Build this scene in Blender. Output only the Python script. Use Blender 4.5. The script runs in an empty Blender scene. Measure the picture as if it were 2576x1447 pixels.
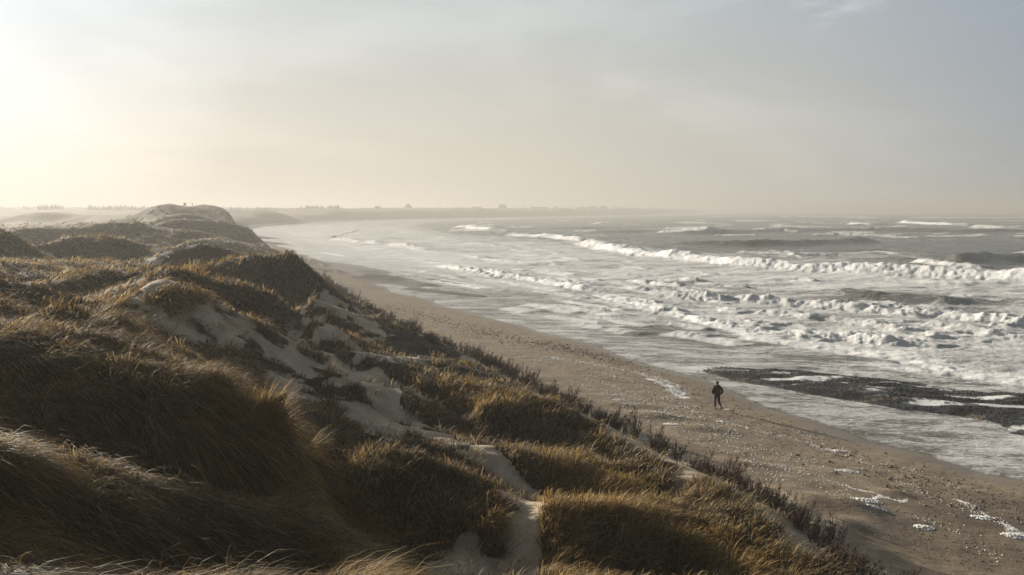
import bpy, bmesh, math, random, os
import numpy as np
from mathutils import Vector, Matrix
SC = bpy.context.scene
COL = SC.collection
rng = np.random.default_rng(7)
random.seed(7)
QUICK = os.environ.get('QUICK', '')      # only for my own tests
# ------------------------------------------------------------------ camera
F, CX, CY = 1860.0, 1288.0, 723.5        # focal length in units of a 2576 wide frame
CAMZ = 14.0
PITCH = math.atan((CY - 529.0) / F)
CP, SP = math.cos(PITCH), math.sin(PITCH)

def ray(U, V):
    """slopes x/y and z/y of the line of sight through a point of the frame"""
    U = np.asarray(U, float); V = np.asarray(V, float)
    a = (U - CX) / F; b = (CY - V) / F
    den = CP + b * SP
    return a / den, (b * CP - SP) / den

def pt(U, V, Y):
    sx, sz = ray(U, V)
    return np.array([sx * Y, Y, CAMZ + sz * Y])

def on_plane(U, V, z=0.0):
    sx, sz = ray(U, V)
    Y = (z - CAMZ) / sz
    return np.stack([sx * Y, Y], -1)

def project(x, y, z):
    yc = y * CP - (z - CAMZ) * SP
    zc = y * SP + (z - CAMZ) * CP
    yc = np.where(yc < 0.5, 0.5, yc)
    return CX + F * x / yc, CY - F * zc / yc

# ------------------------------------------------------------------ noise
def _hash(ix, iy, seed):
    h = (ix.astype(np.int64) * 374761393 + iy.astype(np.int64) * 668265263 + seed * 1274126177) & 0xFFFFFFFF
    h = ((h ^ (h >> 13)) * 1274126177) & 0xFFFFFFFF
    return h ^ (h >> 16)

def gnoise(x, y, seed=0):
    """gradient noise, about -1..1"""
    x0 = np.floor(x); y0 = np.floor(y)
    fx = x - x0; fy = y - y0
    out = 0
    u = fx * fx * fx * (fx * (fx * 6 - 15) + 10)
    v = fy * fy * fy * (fy * (fy * 6 - 15) + 10)
    r = []
    for dx in (0, 1):
        for dy in (0, 1):
            a = _hash(x0 + dx, y0 + dy, seed) * (2 * math.pi / 4294967296.0)
            r.append(np.cos(a) * (fx - dx) + np.sin(a) * (fy - dy))
    return ((r[0] * (1 - v) + r[1] * v) * (1 - u) + (r[2] * (1 - v) + r[3] * v) * u) * 1.5

def fbm(x, y, octs=4, seed=0, gain=0.5, lac=2.03):
    s = 0; a = 1.0; t = 0
    for k in range(octs):
        s = s + a * gnoise(x, y, seed + 17 * k); t += a
        a *= gain; x = x * lac + 3.1; y = y * lac - 1.7
    return s / t

def sst(a, b, x):
    t = np.clip((x - a) / (b - a), 0, 1)
    return t * t * (3 - 2 * t)

def seg_dist(x, y, P):
    """signed distance to an open polyline (positive on its left), and the arc position of the nearest point"""
    best = np.full(x.shape, 1e18); sg = np.ones(x.shape); arc = np.zeros(x.shape); L = 0.0
    for k in range(len(P) - 1):
        ax, ay = P[k]; bx, by = P[k + 1]
        dx, dy = bx - ax, by - ay; ll = dx * dx + dy * dy
        t = ((x - ax) * dx + (y - ay) * dy) / ll
        tc = np.clip(t, 0, 1)
        qx = x - ax - tc * dx; qy = y - ay - tc * dy
        d = qx * qx + qy * qy
        m = d < best
        cr = dx * (y - ay) - dy * (x - ax)
        best = np.where(m, d, best); sg = np.where(m, np.sign(cr), sg)
        arc = np.where(m, L + tc * math.sqrt(ll), arc)
        L += math.sqrt(ll)
    return np.sqrt(best) * sg, arc

def in_poly(U, V, P):
    c = np.zeros(U.shape, bool); n = len(P); j = n - 1
    for i in range(n):
        xi, yi = P[i]; xj, yj = P[j]
        if yi != yj:
            c ^= ((yi > V) != (yj > V)) & (U < (xj - xi) * (V - yi) / (yj - yi) + xi)
        j = i
    return c

# ------------------------------------------------------------------ coast and dune foot, in metres
_sh = [(2576,1211),(2447,1195),(2328,1155),(2185,1123),(2047,1060),(1934,1022),(1785,962),(1633,917),(1472,862),
       (1301,820),(1154,780),(1040,748),(940,716),(860,684),(800,655),(735,630),(675,611),(640,598),(621,589),(618,583),(640,576),(674,570.5),(730,566),(794,561.5),(883,556),
       (1012,552),(1300,546.5),(1500,543),(1650,540.2),(1722,538.2)]
SHORE = [tuple(p) for p in on_plane([a for a, b in _sh], [b for a, b in _sh], 0.45)]
SHORE = [(62, -60), (48, 0), (36, 27)] + SHORE + [(900, 3400), (700, 5200), (-400, 9000)]
_ft = [(2150,1447),(2000,1318),(1850,1235),(1700,1166),(1560,1090),(1430,1036),(1300,968),(1190,905),(1050,850),(960,800),(900,768),(850,735),(815,705)]
FOOT = [tuple(p) for p in on_plane([a for a, b in _ft], [b for a, b in _ft], 2.3)]
FOOT = [(34, -60), (22, 0)] + FOOT
def offs(i, d):            # a point inland of SHORE[i]
    (ax, ay), (bx, by) = SHORE[i - 1], SHORE[i + 1]
    t = math.hypot(bx - ax, by - ay); return (SHORE[i][0] - (by - ay) / t * d, SHORE[i][1] + (bx - ax) / t * d)
for i in range(18, len(SHORE) - 1):
    FOOT.append(offs(i, 9 if i < 20 else 6 if i < 24 else 16))
FOOT.append((-420, 9000))

# ------------------------------------------------------------------ relief control points (frame U, V at depth Y)
RIDGES = [
 # near dune: upper crest, second crest, hollows
 dict(p=[(-500,640,33),(-200,690,31),(0,742,30),(150,755,29.5),(300,785,29),(450,850,28),(600,935,26.5),(740,1040,24.5),(800,1110,22.8)], back=(1.08,1.0), front=(-.045,.65)),
 dict(p=[(-400,800,20),(-100,835,20),(100,855,20.2),(280,877,20.5),(450,915,20.6),(600,970,20.8),(730,1060,20.6)], shelf=(-.05,.12), front=(-0.11,1.05)),
 dict(p=[(-300,790,25),(0,800,25),(200,818,25),(380,865,24.4),(540,935,23.4)], low=.25),
 dict(p=[(-400,1050,13.8),(-100,1075,13.8),(60,1105,13.9),(250,1150,14.3),(430,1205,15),(600,1252,15.8),(760,1285,16.8)], shelf=(-.07,.12), front=(-0.18,1.0), back=(1.13,.85)),
 dict(p=[(-300,1447,9.7),(0,1447,9.8),(300,1447,10.4),(600,1447,11.6),(900,1447,13.2),(1150,1447,14.6),(1300,1447,15.6),(1500,1447,16.8),(1750,1447,18.6),(1950,1447,20.6)]),
 dict(p=[(-600,1447,8.6),(-1200,1200,9),(-900,800,20),(-900,700,40)]),
 # first saddle and sandy hill behind it
 dict(p=[(-300,660,37),(0,690,37),(110,704,37),(180,728,36.5),(270,745,36.5),(320,728,36.8),(400,680,38),(450,694,38.5),(550,742,39),(650,790,40),(700,815,41)], back=(1.11,2.6)),
 dict(p=[(420,800,34),(520,850,34.5),(620,885,35),(700,880,37.5),(560,800,36.5),(480,760,36)]),
 # golden dune
 dict(p=[(430,668,47),(480,668,49),(600,694,50),(700,732,50),(760,775,49),(790,806,47)], back=(1.11,1.7), front=(-0.05,1.5)),
 dict(p=[(150,690,52),(220,672,54),(300,664,55),(380,668,54)], back=(1.12,1.2), front=(-.04,1.1)),
 dict(p=[(120,655,66),(200,668,60)]),
 # dark headland dunes
 dict(p=[(470,662,64),(520,655,65),(580,640,66),(640,628,67),(700,634,68),(742,628,68),(765,650,67.5),(790,668,67),(812,700,65),(832,730,64)], back=(1.1,2.2), front=(-.07,2.8)),
 dict(p=[(395,640,86),(430,622,88),(470,612,89),(500,604,90),(540,609,90),(580,622,89),(640,632,88)], back=(1.12,2.6), front=(-.05,2.2)),
 # left mid dune
 dict(p=[(-300,560,96),(-60,560,95),(0,568,94),(25,580,93),(45,606,92)], back=(1.2,2.5), front=(-.05,2.3)),
 dict(p=[(70,612,106),(110,606,108),(150,592,110),(200,587,111),(260,587,111),(310,596,111),(350,618,110),(385,640,106)], back=(1.2,3.0), front=(-.05,2.8)),
 dict(p=[(0,645,72),(60,652,76),(330,652,78)]),
 # farther
 dict(p=[(90,578,165),(130,572,170),(190,573,172),(240,560,175),(300,556,178),(350,558,176),(400,572,172),(440,585,168),(475,602,160)], back=(1.16,2.8), front=(-.035,2.8)),
 dict(p=[(400,562,212),(440,550,216),(480,552,218),(520,551,220),(560,556,220),(600,572,217),(640,590,212),(668,608,205)], back=(1.15,5.0), front=(-.035,3.8)),
 dict(p=[(430,541,262),(460,536,265),(490,546,262)], back=(1.1,1.5)),
 dict(p=[(330,540,345),(365,526,342),(390,520,340),(415,515.5,338),(440,518,337),(470,518.5,336),(500,519,334),(525,523,330),(550,533,325),(580,548,318),(620,572,300)], back=(1.1,3.5), front=(-.03,4.6)),
 dict(p=[(500,515,400),(520,514,400),(550,521,400),(580,533,398),(610,543,394),(640,556,385)], back=(1.15,7)),
 dict(p=[(-200,548,480),(0,551,520),(50,544,520),(90,541.5,520),(140,545,520),(190,551,510)], back=(1.2,4), front=(-.02,3.2)),
 dict(p=[(-100,566,300),(60,566,300),(200,556,330),(290,548,345)], low=.6),
 dict(p=[(240,546,500),(280,543,490),(330,545,470)], back=(1.2,3), front=(-.1,1.5)),
 dict(p=[(-300,532,1000),(0,531,1000),(150,533,1000),(300,534,1000),(560,529,1000),(620,531,800),(680,540,700)], back=(1.15,3)),
 # seaward dune face, beach side
 dict(p=[(780,750,55),(850,775,58),(920,820,54),(1000,870,50),(860,835,47),(940,870,44),(760,830,45)]),
 # middle basin and its hummocks
 dict(p=[(660,905,36),(760,900,38),(870,910,40),(700,960,32),(820,980,33.5),(930,985,35),(950,1060,30.5),(880,1090,27.8),(1030,1090,29)]),
 dict(p=[(880,868,43),(1000,905,42),(1100,950,40),(1180,985,38.5)], front=(-.05,.7)),
 dict(p=[(960,950,37.5),(1060,975,37),(1200,1010,36.5),(1330,1050,36)], front=(-.07,.8)),
 dict(p=[(650,1080,24),(760,1120,23.5),(860,1150,23),(970,1145,24.6),(1060,1125,25.5),(1140,1150,25),(1220,1200,24),(1290,1260,22.8)], front=(-.12,1.0)),
 dict(p=[(1170,1100,29.5),(1280,1120,29.5),(1400,1150,29.5),(1500,1185,29)], front=(-.08,.9)),
 dict(p=[(1380,1240,22.5),(1480,1245,23.5),(1600,1260,24.3),(1720,1300,24)], front=(-.13,.75)),
 dict(p=[(1560,1120,34),(1640,1180,30.5),(1780,1255,27.5)]),
]
CTRL = []
def add_ctrl(P): CTRL.append(P)
for R in RIDGES:
    for (U, V, Y) in R['p']:
        P = pt(U, V, Y); P[2] -= R.get('low', 0) + (0.45 if Y < 130 else 0.2)     # the grass stands on top of the ground
        add_ctrl(P)
        if 'back' in R:
            k, d = R['back']; d = d * (1.7 if 60 < Y < 360 else 1.15); add_ctrl(np.array([P[0] * k, P[1] * k, P[2] - d]))
        if 'shelf' in R:
            k, d = R['shelf']; add_ctrl(np.array([P[0] * (1 + k), P[1] * (1 + k), P[2] - d]))
        if 'front' in R:
            k, d = R['front']; add_ctrl(np.array([P[0] * (1 + k), P[1] * (1 + k), P[2] - d]))
add_ctrl(np.array([0, 0.5, 12.3])); add_ctrl(np.array([-6, 0, 12.6])); add_ctrl(np.array([6, 0, 10.6])); add_ctrl(np.array([0, 5, 10.0])); add_ctrl(np.array([-7, 5, 10.2])); add_ctrl(np.array([-1, 9, 7.9])); add_ctrl(np.array([4, 10, 6.9])); add_ctrl(np.array([-12, 7, 10.2])); add_ctrl(np.array([6,6,8.3]))
CTRL = np.array(CTRL)

def lp(x, y):
    r = np.maximum(np.hypot(x, y), 0.3)
    return np.stack([np.arctan2(x, y), np.log(r)], -1), r

def base_height(x, y):
    w = np.clip(np.hypot(x, y) / 120, 0.15, 1.0)
    w = np.maximum(w, .4)
    ws, _ = seg_dist(x + w * 1.6 * gnoise(x / 9, y / 9, 5), y + w * 1.6 * gnoise(x / 9, y / 9, 6), SHORE)
    df, _ = seg_dist(x, y, FOOT)
    d = ws                                        # >0 inland of the water line
    t = np.clip(d / np.maximum(d - df, 0.5), 0, 1)
    zb = 0.45 + 1.85 * t
    zsea = 0.45 + 0.045 * d
    zsea = np.maximum(zsea, -2.0 + 0 * d)
    z = np.where(d < 0, zsea, zb)
    dd = np.maximum(df, 0)
    far = sst(500, 1200, np.hypot(x, y))
    hill = 7.2 * (1 - np.exp(-dd / 9.0)) + 0.012 * np.minimum(dd, 150) * (1 - far) + far * 7.6 * (1 - np.exp(-dd / 22.0))
    z = np.where((df > 0) & (d > 0), 2.3 + hill * sst(0, 4, d), z)
    return z, d, df

def relief(x, y, df):
    r = np.hypot(x, y)
    dune = sst(0.0, 3.5, df)
    cell = r * 0.012
    amp = 0
    for k, (L, a) in enumerate([(22, .9), (9, .34), (4.6, .32), (2.3, .24), (1.2, .14), (0.6, .05)]):
        f = 1 - sst(L / 5, L / 2.2, cell)
        if k == 0: f = f * sst(70, 120, r)
        if k == 1: f = f * (1 + 1.2 * sst(60, 120, r))
        n = gnoise(x / L * .75 - y / L * .3, y / L * 1.15 + x / L * .25, 29 + k)
        if k in (0, 2, 3): n = 0.8 * (0.55 - np.abs(n) * 1.6) + .3 * n
        amp = amp + a * n * f
    z = amp * dune * sst(1.5, 5, r) * (.6 + .4 * sst(14, 24, r))
    big = (gnoise(x / 60, y / 60, 51) * 2.2 + gnoise(x / 24, y / 24, 52) * 1.1)
    z = z + big * sst(6, 30, df) * np.where((np.abs(np.arctan2(x, y)) > 0.85) | (r > 420), 1.0, 0.10 + .30 * sst(70, 130, r))
    z = z + sst(400, 1500, r) * sst(20, 80, df) * (gnoise(x / 230, y / 230, 61) * 2.5)
    return z

_b, _, _dfc = base_height(CTRL[:, 0], CTRL[:, 1])
_keep = _dfc > 0.6
CTRL = CTRL[_keep]; _b = _b[_keep] + relief(CTRL[:, 0], CTRL[:, 1], _dfc[_keep])
_q, _r = lp(CTRL[:, 0], CTRL[:, 1])
_res = (CTRL[:, 2] - _b) / _r
# anchors of no change, round the edge of the shaped ground
_anch = []
for k in range(3, len(FOOT) - 1):
    _anch.append(FOOT[k])
for az in np.linspace(-math.pi, math.pi, 40):
    if abs(az) > 1.25:
        for rr in (3, 12, 50, 200, 900): _anch.append((math.sin(az) * rr, math.cos(az) * rr))
_anch = np.array(_anch); _qa, _ = lp(_anch[:, 0], _anch[:, 1])
_Q = np.vstack([_q, _qa]); _R = np.concatenate([_res, np.zeros(len(_qa))])
_C2 = 0.013 ** 2
def _ker(d2): return np.sqrt(d2 + _C2)
_A = _ker(((_Q[:, None, :] - _Q[None, :, :]) ** 2).sum(-1)) - np.eye(len(_Q)) * 0.0006
_W = np.linalg.solve(_A, _R)
def rbf(x, y):
    q, r = lp(x, y); q = q.reshape(-1, 2); out = np.empty(len(q))
    for i in range(0, len(q), 20000):
        s = q[i:i + 20000]
        out[i:i + 20000] = _ker((s[:, None, 0] - _Q[None, :, 0]) ** 2 + (s[:, None, 1] - _Q[None, :, 1]) ** 2) @ _W
    return out.reshape(x.shape) * r

def ground_height(x, y):
    z, d, df = base_height(x, y)
    r = np.hypot(x, y)
    df = np.where(d > 0, df, -5.0)
    dune = sst(0.0, 3.5, df)
    z = z + rbf(x, y) * sst(0.0, 2.5 + np.minimum(r * .02, 4), df) * (1 - sst(1000, 1500, r))
    z = z + relief(x, y, df)
    # beach: soft humps near the dune foot, swash marks
    b = sst(0, 3, d) * (1 - sst(-1, .5, df))
    nf = 1 - sst(70, 160, r)
    z = z + b * nf * (0.10 * gnoise(x / 5.5, y / 3.4, 71) * sst(-9, -1, df) + 0.035 * gnoise(x / 1.6, y / 1.0, 72) + .012 * gnoise(x / .5, y / .33, 73))
    for (U, V, rx, ry, h) in [(2060, 1262, 1.5, .9, .38), (2160, 1275, .8, 1.2, .2), (1990, 1235, 1.1, .6, .2), (1650, 1035, 1.8, .8, .22), (1760, 1060, 1.6, .9, .18), (1590, 1010, 2, .7, .15), (2120, 1330, 1.2, .7, .25), (2250, 1210, .8, .5, .2), (1870, 1160, 1.6, .5, .16)]:
        c = on_plane(U, V, 2.0)
        z = z + h * np.exp(-((x - c[0]) / rx) ** 2 - ((y - c[1]) / ry) ** 2)
    # shingle bar in the swash
    for fx_, fy_ in PRINTS:
        m = np.abs(x - fx_) + np.abs(y - fy_) < .8
        if m.any():
            q = ((x - fx_) ** 2 + (y - fy_) ** 2) / .15 ** 2
            z = np.where(m, z - .085 * np.exp(-q) + .03 * np.exp(-(np.sqrt(q) - 1.6) ** 2 * 3), z)
    bar, arc = seg_dist(x, y, BAR)
    z = z + BARH * np.exp(-(np.abs(bar) / (1.5 + .25 * np.minimum(arc, 30))) ** 4) * (.80 + .28 * gnoise(x / 6, y / 5, 77) + .22 * gnoise(x / 2.4, y / 1.1, 78)) * sst(0, 8, arc) * (1 - sst(60, 75, arc))
    for P_, h_, w_ in BARS:
        q, _ = seg_dist(x, y, [tuple(p) for p in on_plane([a for a, b in P_], [b for a, b in P_], .3)])
        z = z + h_ * np.exp(-(q / w_) ** 2) * (d < 3)
    return z, d, df
BAR = [tuple(p) for p in on_plane([1740, 1900, 2100, 2300, 2576, 2900], [920, 944, 966, 986, 1018, 1075], 0.3)]
BARH = 0.66
_rp = random.Random(3)
PRINTS = []
for _k in range(46):
    _t = _rp.random(); _c = pt(1320 - 140 * _t + _rp.uniform(-70, 70), 1290 + 170 * _t, 20.5 - 5.2 * _t); PRINTS.append((_c[0], _c[1]))
BARS = [([(770,664),(850,671),(925,685)], .75, 5.0), ([(930,703),(1000,706),(1075,718)], .72, 3.0), ([(1040,728),(1120,737),(1210,744)], .5, 1.5), ([(800,692),(880,695),(985,708)], .5, 3.0), ([(1080,700),(1150,712),(1230,722)], .5, 1.3)]

# ------------------------------------------------------------------ mesh helpers
def grid_mesh(name, X, Y, Z, keep=None):
    n, m = X.shape
    co = np.stack([X, Y, Z], -1).reshape(-1, 3).astype(np.float32)
    idx = np.arange(n * m).reshape(n, m)
    q = np.stack([idx[:-1, :-1], idx[:-1, 1:], idx[1:, 1:], idx[1:, :-1]], -1).reshape(-1, 4)
    if keep is not None:
        k = keep.reshape(-1)[q].any(1); q = q[k]
    used = np.unique(q); remap = np.full(n * m, -1, np.int64); remap[used] = np.arange(len(used))
    return mesh_from(name, co[used], remap[q]), used

def mesh_from(name, co, faces, smooth=True):
    """faces: an n x k int array, or a list of them"""
    if not isinstance(faces, list): faces = [faces]
    me = bpy.data.meshes.new(name)
    co = np.asarray(co, np.float32)
    me.vertices.add(len(co)); me.vertices.foreach_set('co', co.ravel())
    tot = sum(f.size for f in faces); nf = sum(len(f) for f in faces)
    me.loops.add(tot); me.polygons.add(nf)
    me.loops.foreach_set('vertex_index', np.concatenate([f.ravel() for f in faces]).astype(np.int32))
    ln = np.concatenate([np.full(len(f), f.shape[1]) for f in faces])
    st = np.concatenate([[0], np.cumsum(ln)[:-1]])
    me.polygons.foreach_set('loop_start', st.astype(np.int32))
    me.polygons.foreach_set('use_smooth', np.full(nf, smooth))
    me.update(calc_edges=True)
    return me

def attr(me, name, data):
    data = np.asarray(data, np.float32)
    if data.ndim == 1:
        a = me.attributes.new(name, 'FLOAT', 'POINT'); a.data.foreach_set('value', data)
    else:
        a = me.attributes.new(name, 'FLOAT_COLOR', 'POINT'); a.data.foreach_set('color', data.ravel())

def link(name, me, mats=(), parent=None, loc=None):
    o = bpy.data.objects.new(name, me); COL.objects.link(o)
    for m in (mats if isinstance(mats, (list, tuple)) else [mats]):
        if m: me.materials.append(m)
    if parent: o.parent = parent
    if loc is not None: o.location = loc
    return o

def tag(o, label=None, cat=None, group=None, kind=None):
    if label: o['label'] = label
    if cat: o['category'] = cat
    if group: o['group'] = group
    if kind: o['kind'] = kind
    return o

# node helper ------------------------------------------------------
class NT:
    def __init__(s, name):
        s.m = bpy.data.materials.new(name); s.m.use_nodes = True
        s.t = s.m.node_tree; s.t.nodes.clear()
        s.out = s.t.nodes.new('ShaderNodeOutputMaterial')
    def n(s, typ, **kw):
        nd = s.t.nodes.new(typ); ins = kw.pop('ins', {})
        for k, v in kw.items(): setattr(nd, k, v)
        for k, v in ins.items(): s.put(nd.inputs[k], v)
        return nd
    def put(s, sock, v):
        if isinstance(v, bpy.types.NodeSocket): s.t.links.new(v, sock)
        else: sock.default_value = v
    def noise(s, vec, scale, detail=4, rough=.55, dist=0.0):
        return s.n('ShaderNodeTexNoise', ins={'Vector': vec, 'Scale': scale, 'Detail': detail, 'Roughness': rough, 'Distortion': dist}).outputs['Fac']
    def math(s, op, a, b=0.0, c=0.0, clamp=False):
        nd = s.n('ShaderNodeMath', operation=op, use_clamp=clamp)
        s.put(nd.inputs[0], a); s.put(nd.inputs[1], b); s.put(nd.inputs[2], c)
        return nd.outputs[0]
    def step(s, v, a, b, lo=0.0, hi=1.0):
        nd = s.n('ShaderNodeMapRange', interpolation_type='SMOOTHSTEP')
        s.put(nd.inputs[0], v); s.put(nd.inputs[1], a); s.put(nd.inputs[2], b); s.put(nd.inputs[3], lo); s.put(nd.inputs[4], hi)
        return nd.outputs[0]
    def mix(s, f, a, b):
        nd = s.n('ShaderNodeMix', data_type='RGBA')
        s.put(nd.inputs[0], f); s.put(nd.inputs[6], a); s.put(nd.inputs[7], b)
        return nd.outputs[2]
    def mapping(s, vec, scale=(1, 1, 1), rot=(0, 0, 0)):
        return s.n('ShaderNodeMapping', ins={'Vector': vec, 'Scale': scale, 'Rotation': rot}).outputs[0]
    def bump(s, h, strength=.5, dist=.05, normal=None):
        nd = s.n('ShaderNodeBump', ins={'Height': h, 'Strength': strength, 'Distance': dist})
        if normal is not None: s.put(nd.inputs['Normal'], normal)
        return nd.outputs[0]
    def pbr(s, col, rough=.8, normal=None, spec=.3, **kw):
        nd = s.n('ShaderNodeBsdfPrincipled', ins={'Base Color': col, 'Roughness': rough, 'Specular IOR Level': spec})
        for k, v in kw.items(): s.put(nd.inputs[k], v)
        if normal is not None: s.put(nd.inputs['Normal'], normal)
        return nd.outputs[0]
    def done(s, sh):
        s.t.links.new(sh, s.out.inputs['Surface']); return s.m
def rgb(r, g, b): return (r, g, b, 1.0)
def simple(name, c, rough=.8, nz=0.15, scale=3.0):
    t = NT(name); p = t.n('ShaderNodeTexCoord').outputs['Object']
    f = t.noise(p, scale, 3)
    return t.done(t.pbr(t.mix(f, rgb(*[v * (1 - nz) for v in c]), rgb(*[min(1, v * (1 + nz)) for v in c])), rough))
#@@TERRAIN
# ------------------------------------------------------------------ ground sheet
HALF = 1 if 'half' in QUICK else 0
azs = np.concatenate([np.linspace(-math.pi, -0.86, 50)[:-1], np.linspace(-0.86, 0.80, 450 if HALF else 900), np.linspace(0.80, math.pi, 50)[1:]])
NR = 410 if HALF else 820
rr = np.concatenate([[0.02, .5, 1.0, 1.5], np.exp(np.linspace(math.log(2.0), math.log(420), NR)), np.exp(np.linspace(math.log(420), math.log(9000), 330))[1:]])
AZ, RR = np.meshgrid(azs, rr, indexing='xy')        # rows = radius
GX, GY = RR * np.sin(AZ), RR * np.cos(AZ)
GZ, GD, GDF = ground_height(GX, GY)
GU, GV = project(GX, GY, GZ)
GU = np.where(GY < 1, -9e3, GU)
# veg cover: 0 bare sand .. 1 full grass
SANDP = [
 ([(930,1660),(1060,1420),(1160,1345),(1270,1300),(1320,1262),(1368,1290),(1350,1340),(1360,1400),(1400,1660)], 10, 26),
 ([(1190,1115),(1255,1130),(1335,1225),(1380,1275),(1320,1295),(1262,1235),(1195,1168)], 20, 32),
 ([(880,930),(950,938),(1005,975),(1010,1020),(1015,1058),(1085,1082),(1150,1105),(1230,1140),(1200,1160),(1090,1108),(990,1108),(900,1085),(855,1050),(905,1010),(930,985)], 22, 46),
 ([(300,765),(360,770),(430,790),(490,765),(560,805),(625,865),(610,885),(540,875),(470,855),(400,828),(330,795)], 28, 44),
 ([(640,865),(740,838),(790,850),(800,890),(870,930),(960,960),(900,975),(800,955),(720,925),(640,905)], 30, 48),
 ([(790,738),(832,735),(870,765),(930,800),(990,845),(940,862),(900,835),(850,800),(800,775)], 40, 70),
 ([(750,815),(800,795),(850,820),(880,850),(810,850)], 40, 60),
 ([(180,722),(270,738),(330,718),(380,680),(400,690),(350,735),(290,765),(200,745)], 30, 42),
 ([(370,655),(400,640),(420,655),(400,675),(380,680)], 50, 90),
 ([(640,930),(700,930),(760,980),(740,1020),(690,985)], 22, 46),
]
veg = sst(-0.2, 0.6, GDF) * (1 - sst(1.0, 2.6, 3.4 - GDF + 1.3 * gnoise(GX / 2.2, GY / 2.2, 81)) * (GY < 95))
nz = fbm(GX / 1.7, GY / 1.7, 3, 82)
pj = 14 * gnoise(GX / 1.1, GY / 1.1, 83); pk = 14 * gnoise(GX / 1.1, GY / 1.1, 84)
for P, y0, y1 in SANDP:
    ins = in_poly(GU + pj, GV + pk, P) & (GY > y0) & (GY < y1)
    if y0 in (10, 20, 22): nz_ = nz - .12
    else: nz_ = nz
    veg = np.where(ins, np.minimum(veg, np.where(nz_ > .03, .85 * sst(.03, .28, nz_), 0.0)), veg)
mid = sst(640, 700, GU) * (1 - sst(1000, 1150, GU)) * sst(30, 34, GY) * (1 - sst(46, 50, GY))
veg = veg * (1 - mid * sst(-.15, .2, -nz) * .9)
facing = in_poly(GU, GV, [(300,740),(400,670),(500,720),(700,810),(680,890),(400,830)]) & (GY > 28) & (GY < 44)
veg = np.where(facing, veg * (.12 + .88 * sst(-.25, .25, nz)), veg)
veg = np.where((GY > 20) & (GDF > 3), np.maximum(veg, 0) * (1 - .9 * sst(.52, .62, fbm(GX / 6, GY / 6, 2, 85))), veg)
veg = np.where((RR > 400) & (GD > 2), 1.0, veg)
VEG = veg
far = sst(90, 400, RR)
# wetness and shingle on the beach
wet = (1 - sst(-.2, 4.6 + 3.0 * gnoise(GX / 6, GY / 5, 91), GD))
bar, barc = seg_dist(GX, GY, BAR)
wet = np.maximum(wet, .42 * (1 - sst(-3.0, -.3 + .8 * gnoise(GX / 3, GY / 3, 92), GDF)) * (GDF < 0.5))
shing = np.exp(-(np.abs(bar) / (2.2 + .27 * np.minimum(barc, 30))) ** 4) * sst(0, 6, barc)
dark = np.zeros_like(GX)
for P_, h_, w_ in BARS:
    q, _ = seg_dist(GX, GY, [tuple(p) for p in on_plane([a for a, b in P_], [b for a, b in P_], .3)])
    dark = np.maximum(dark, .95 * np.exp(-(q / (w_ * 1.6)) ** 4))
for (U, V, rx, ry, h) in [(1500, 868, 3.5, 1.6, .35), (1380, 850, 3, 1.2, .3), (2480, 1290, 4, 2.6, .9), (2300, 1330, 2.4, 1.3, .7), (2120, 1310, 1.6, .6, .7), (2210, 1250, 1.2, .5, .6), (2400, 1400, 3, 1.6, .6), (1700, 1060, 1.8, .5, .5), (1560, 1015, 1.5, .5, .4), (2550, 1240, 3, 1.5, .8), (2350, 1230, 5, 1.6, .35), (2560, 1400, 5, 2.5, .6), (2200, 1400, 2.5, 1.4, .35), (1850, 1200, 3, 1.2, .35), (1600, 950, 4, 1.5, .25)]:
    c = on_plane(U, V, 1.6)
    dark = np.maximum(dark, h * np.exp(-((GX - c[0]) / rx) ** 2 - ((GY - c[1]) / ry) ** 2))
me, used = grid_mesh('ground', GX, GY, GZ)
shing = shing * sst(-.55, -.1, fbm(GX / 2.5, GY / 1.2, 3, 98) + (GD + 14) * 0)
attr(me, 'mask', np.stack([VEG, wet, shing, dark], -1).reshape(-1, 4)[used])
# foam left on the sand
STREAKS = [
 ([(1380,903),(1450,908),(1520,915),(1600,925),(1660,940),(1720,962)], .55, .8),
 ([(1640,945),(1690,962),(1715,990)], .9, .9),
 ([(1480,905),(1560,935),(1620,975)], .25, .5),
 ([(1900,1132),(2000,1150),(2080,1180)], .4, .45),
 ([(1790,1055),(1850,1066),(1930,1082),(2010,1090),(2100,1120)], .35, .75),
 ([(1560,1090),(1660,1050),(1730,1060)], .8, .3),
 ([(1780,1090),(1850,1130),(1900,1190),(1960,1240)], .8, .35),
 ([(1960,1130),(1990,1170),(2060,1220)], .5, .35),
 ([(2100,1230),(2150,1245),(2210,1262),(2290,1270)], .28, .85),
 ([(2205,1265),(2215,1290)], .18, .95),
 ([(2290,1318),(2330,1330)], .2, .7),
 ([(2420,1255),(2470,1290),(2520,1320),(2580,1350),(2640,1400)], .35, .8),
 ([(2050,1105),(2100,1120),(2180,1150),(2240,1180)], .3, .6),
 ([(1300,905),(1400,930),(1480,960),(1560,990)], .9, .3),
 ([(1100,830),(1200,860),(1300,885)], .8, .35),
 ([(1930,1035),(2030,1075),(2180,1135),(2330,1172),(2450,1210)], .5, .45),
 ([(2250,1200),(2340,1240),(2440,1290)], .5, .5),
 ([(1500,935),(1600,960),(1700,1010),(1760,1050)], .7, .5),
 ([(2330,1330),(2420,1370),(2520,1440)], .35, .6),
 ([(1850,1180),(1960,1200),(2080,1215)], .5, .45),
 ([(1060,758),(1150,795),(1300,835),(1470,880)], .6, .3),
]
foam = np.zeros_like(GX)
jx = GX + .5 * gnoise(GX / 1.3, GY / 1.3, 95); jy = GY + .5 * gnoise(GX / 1.3, GY / 1.3, 96)
for P, w, s in STREAKS:
    L = [tuple(p) for p in on_plane([a for a, b in P], [b for a, b in P], 1.3)]
    dd, _ = seg_dist(jx, jy, L)
    foam = np.maximum(foam, s * np.exp(-(dd / w) ** 2))
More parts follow.
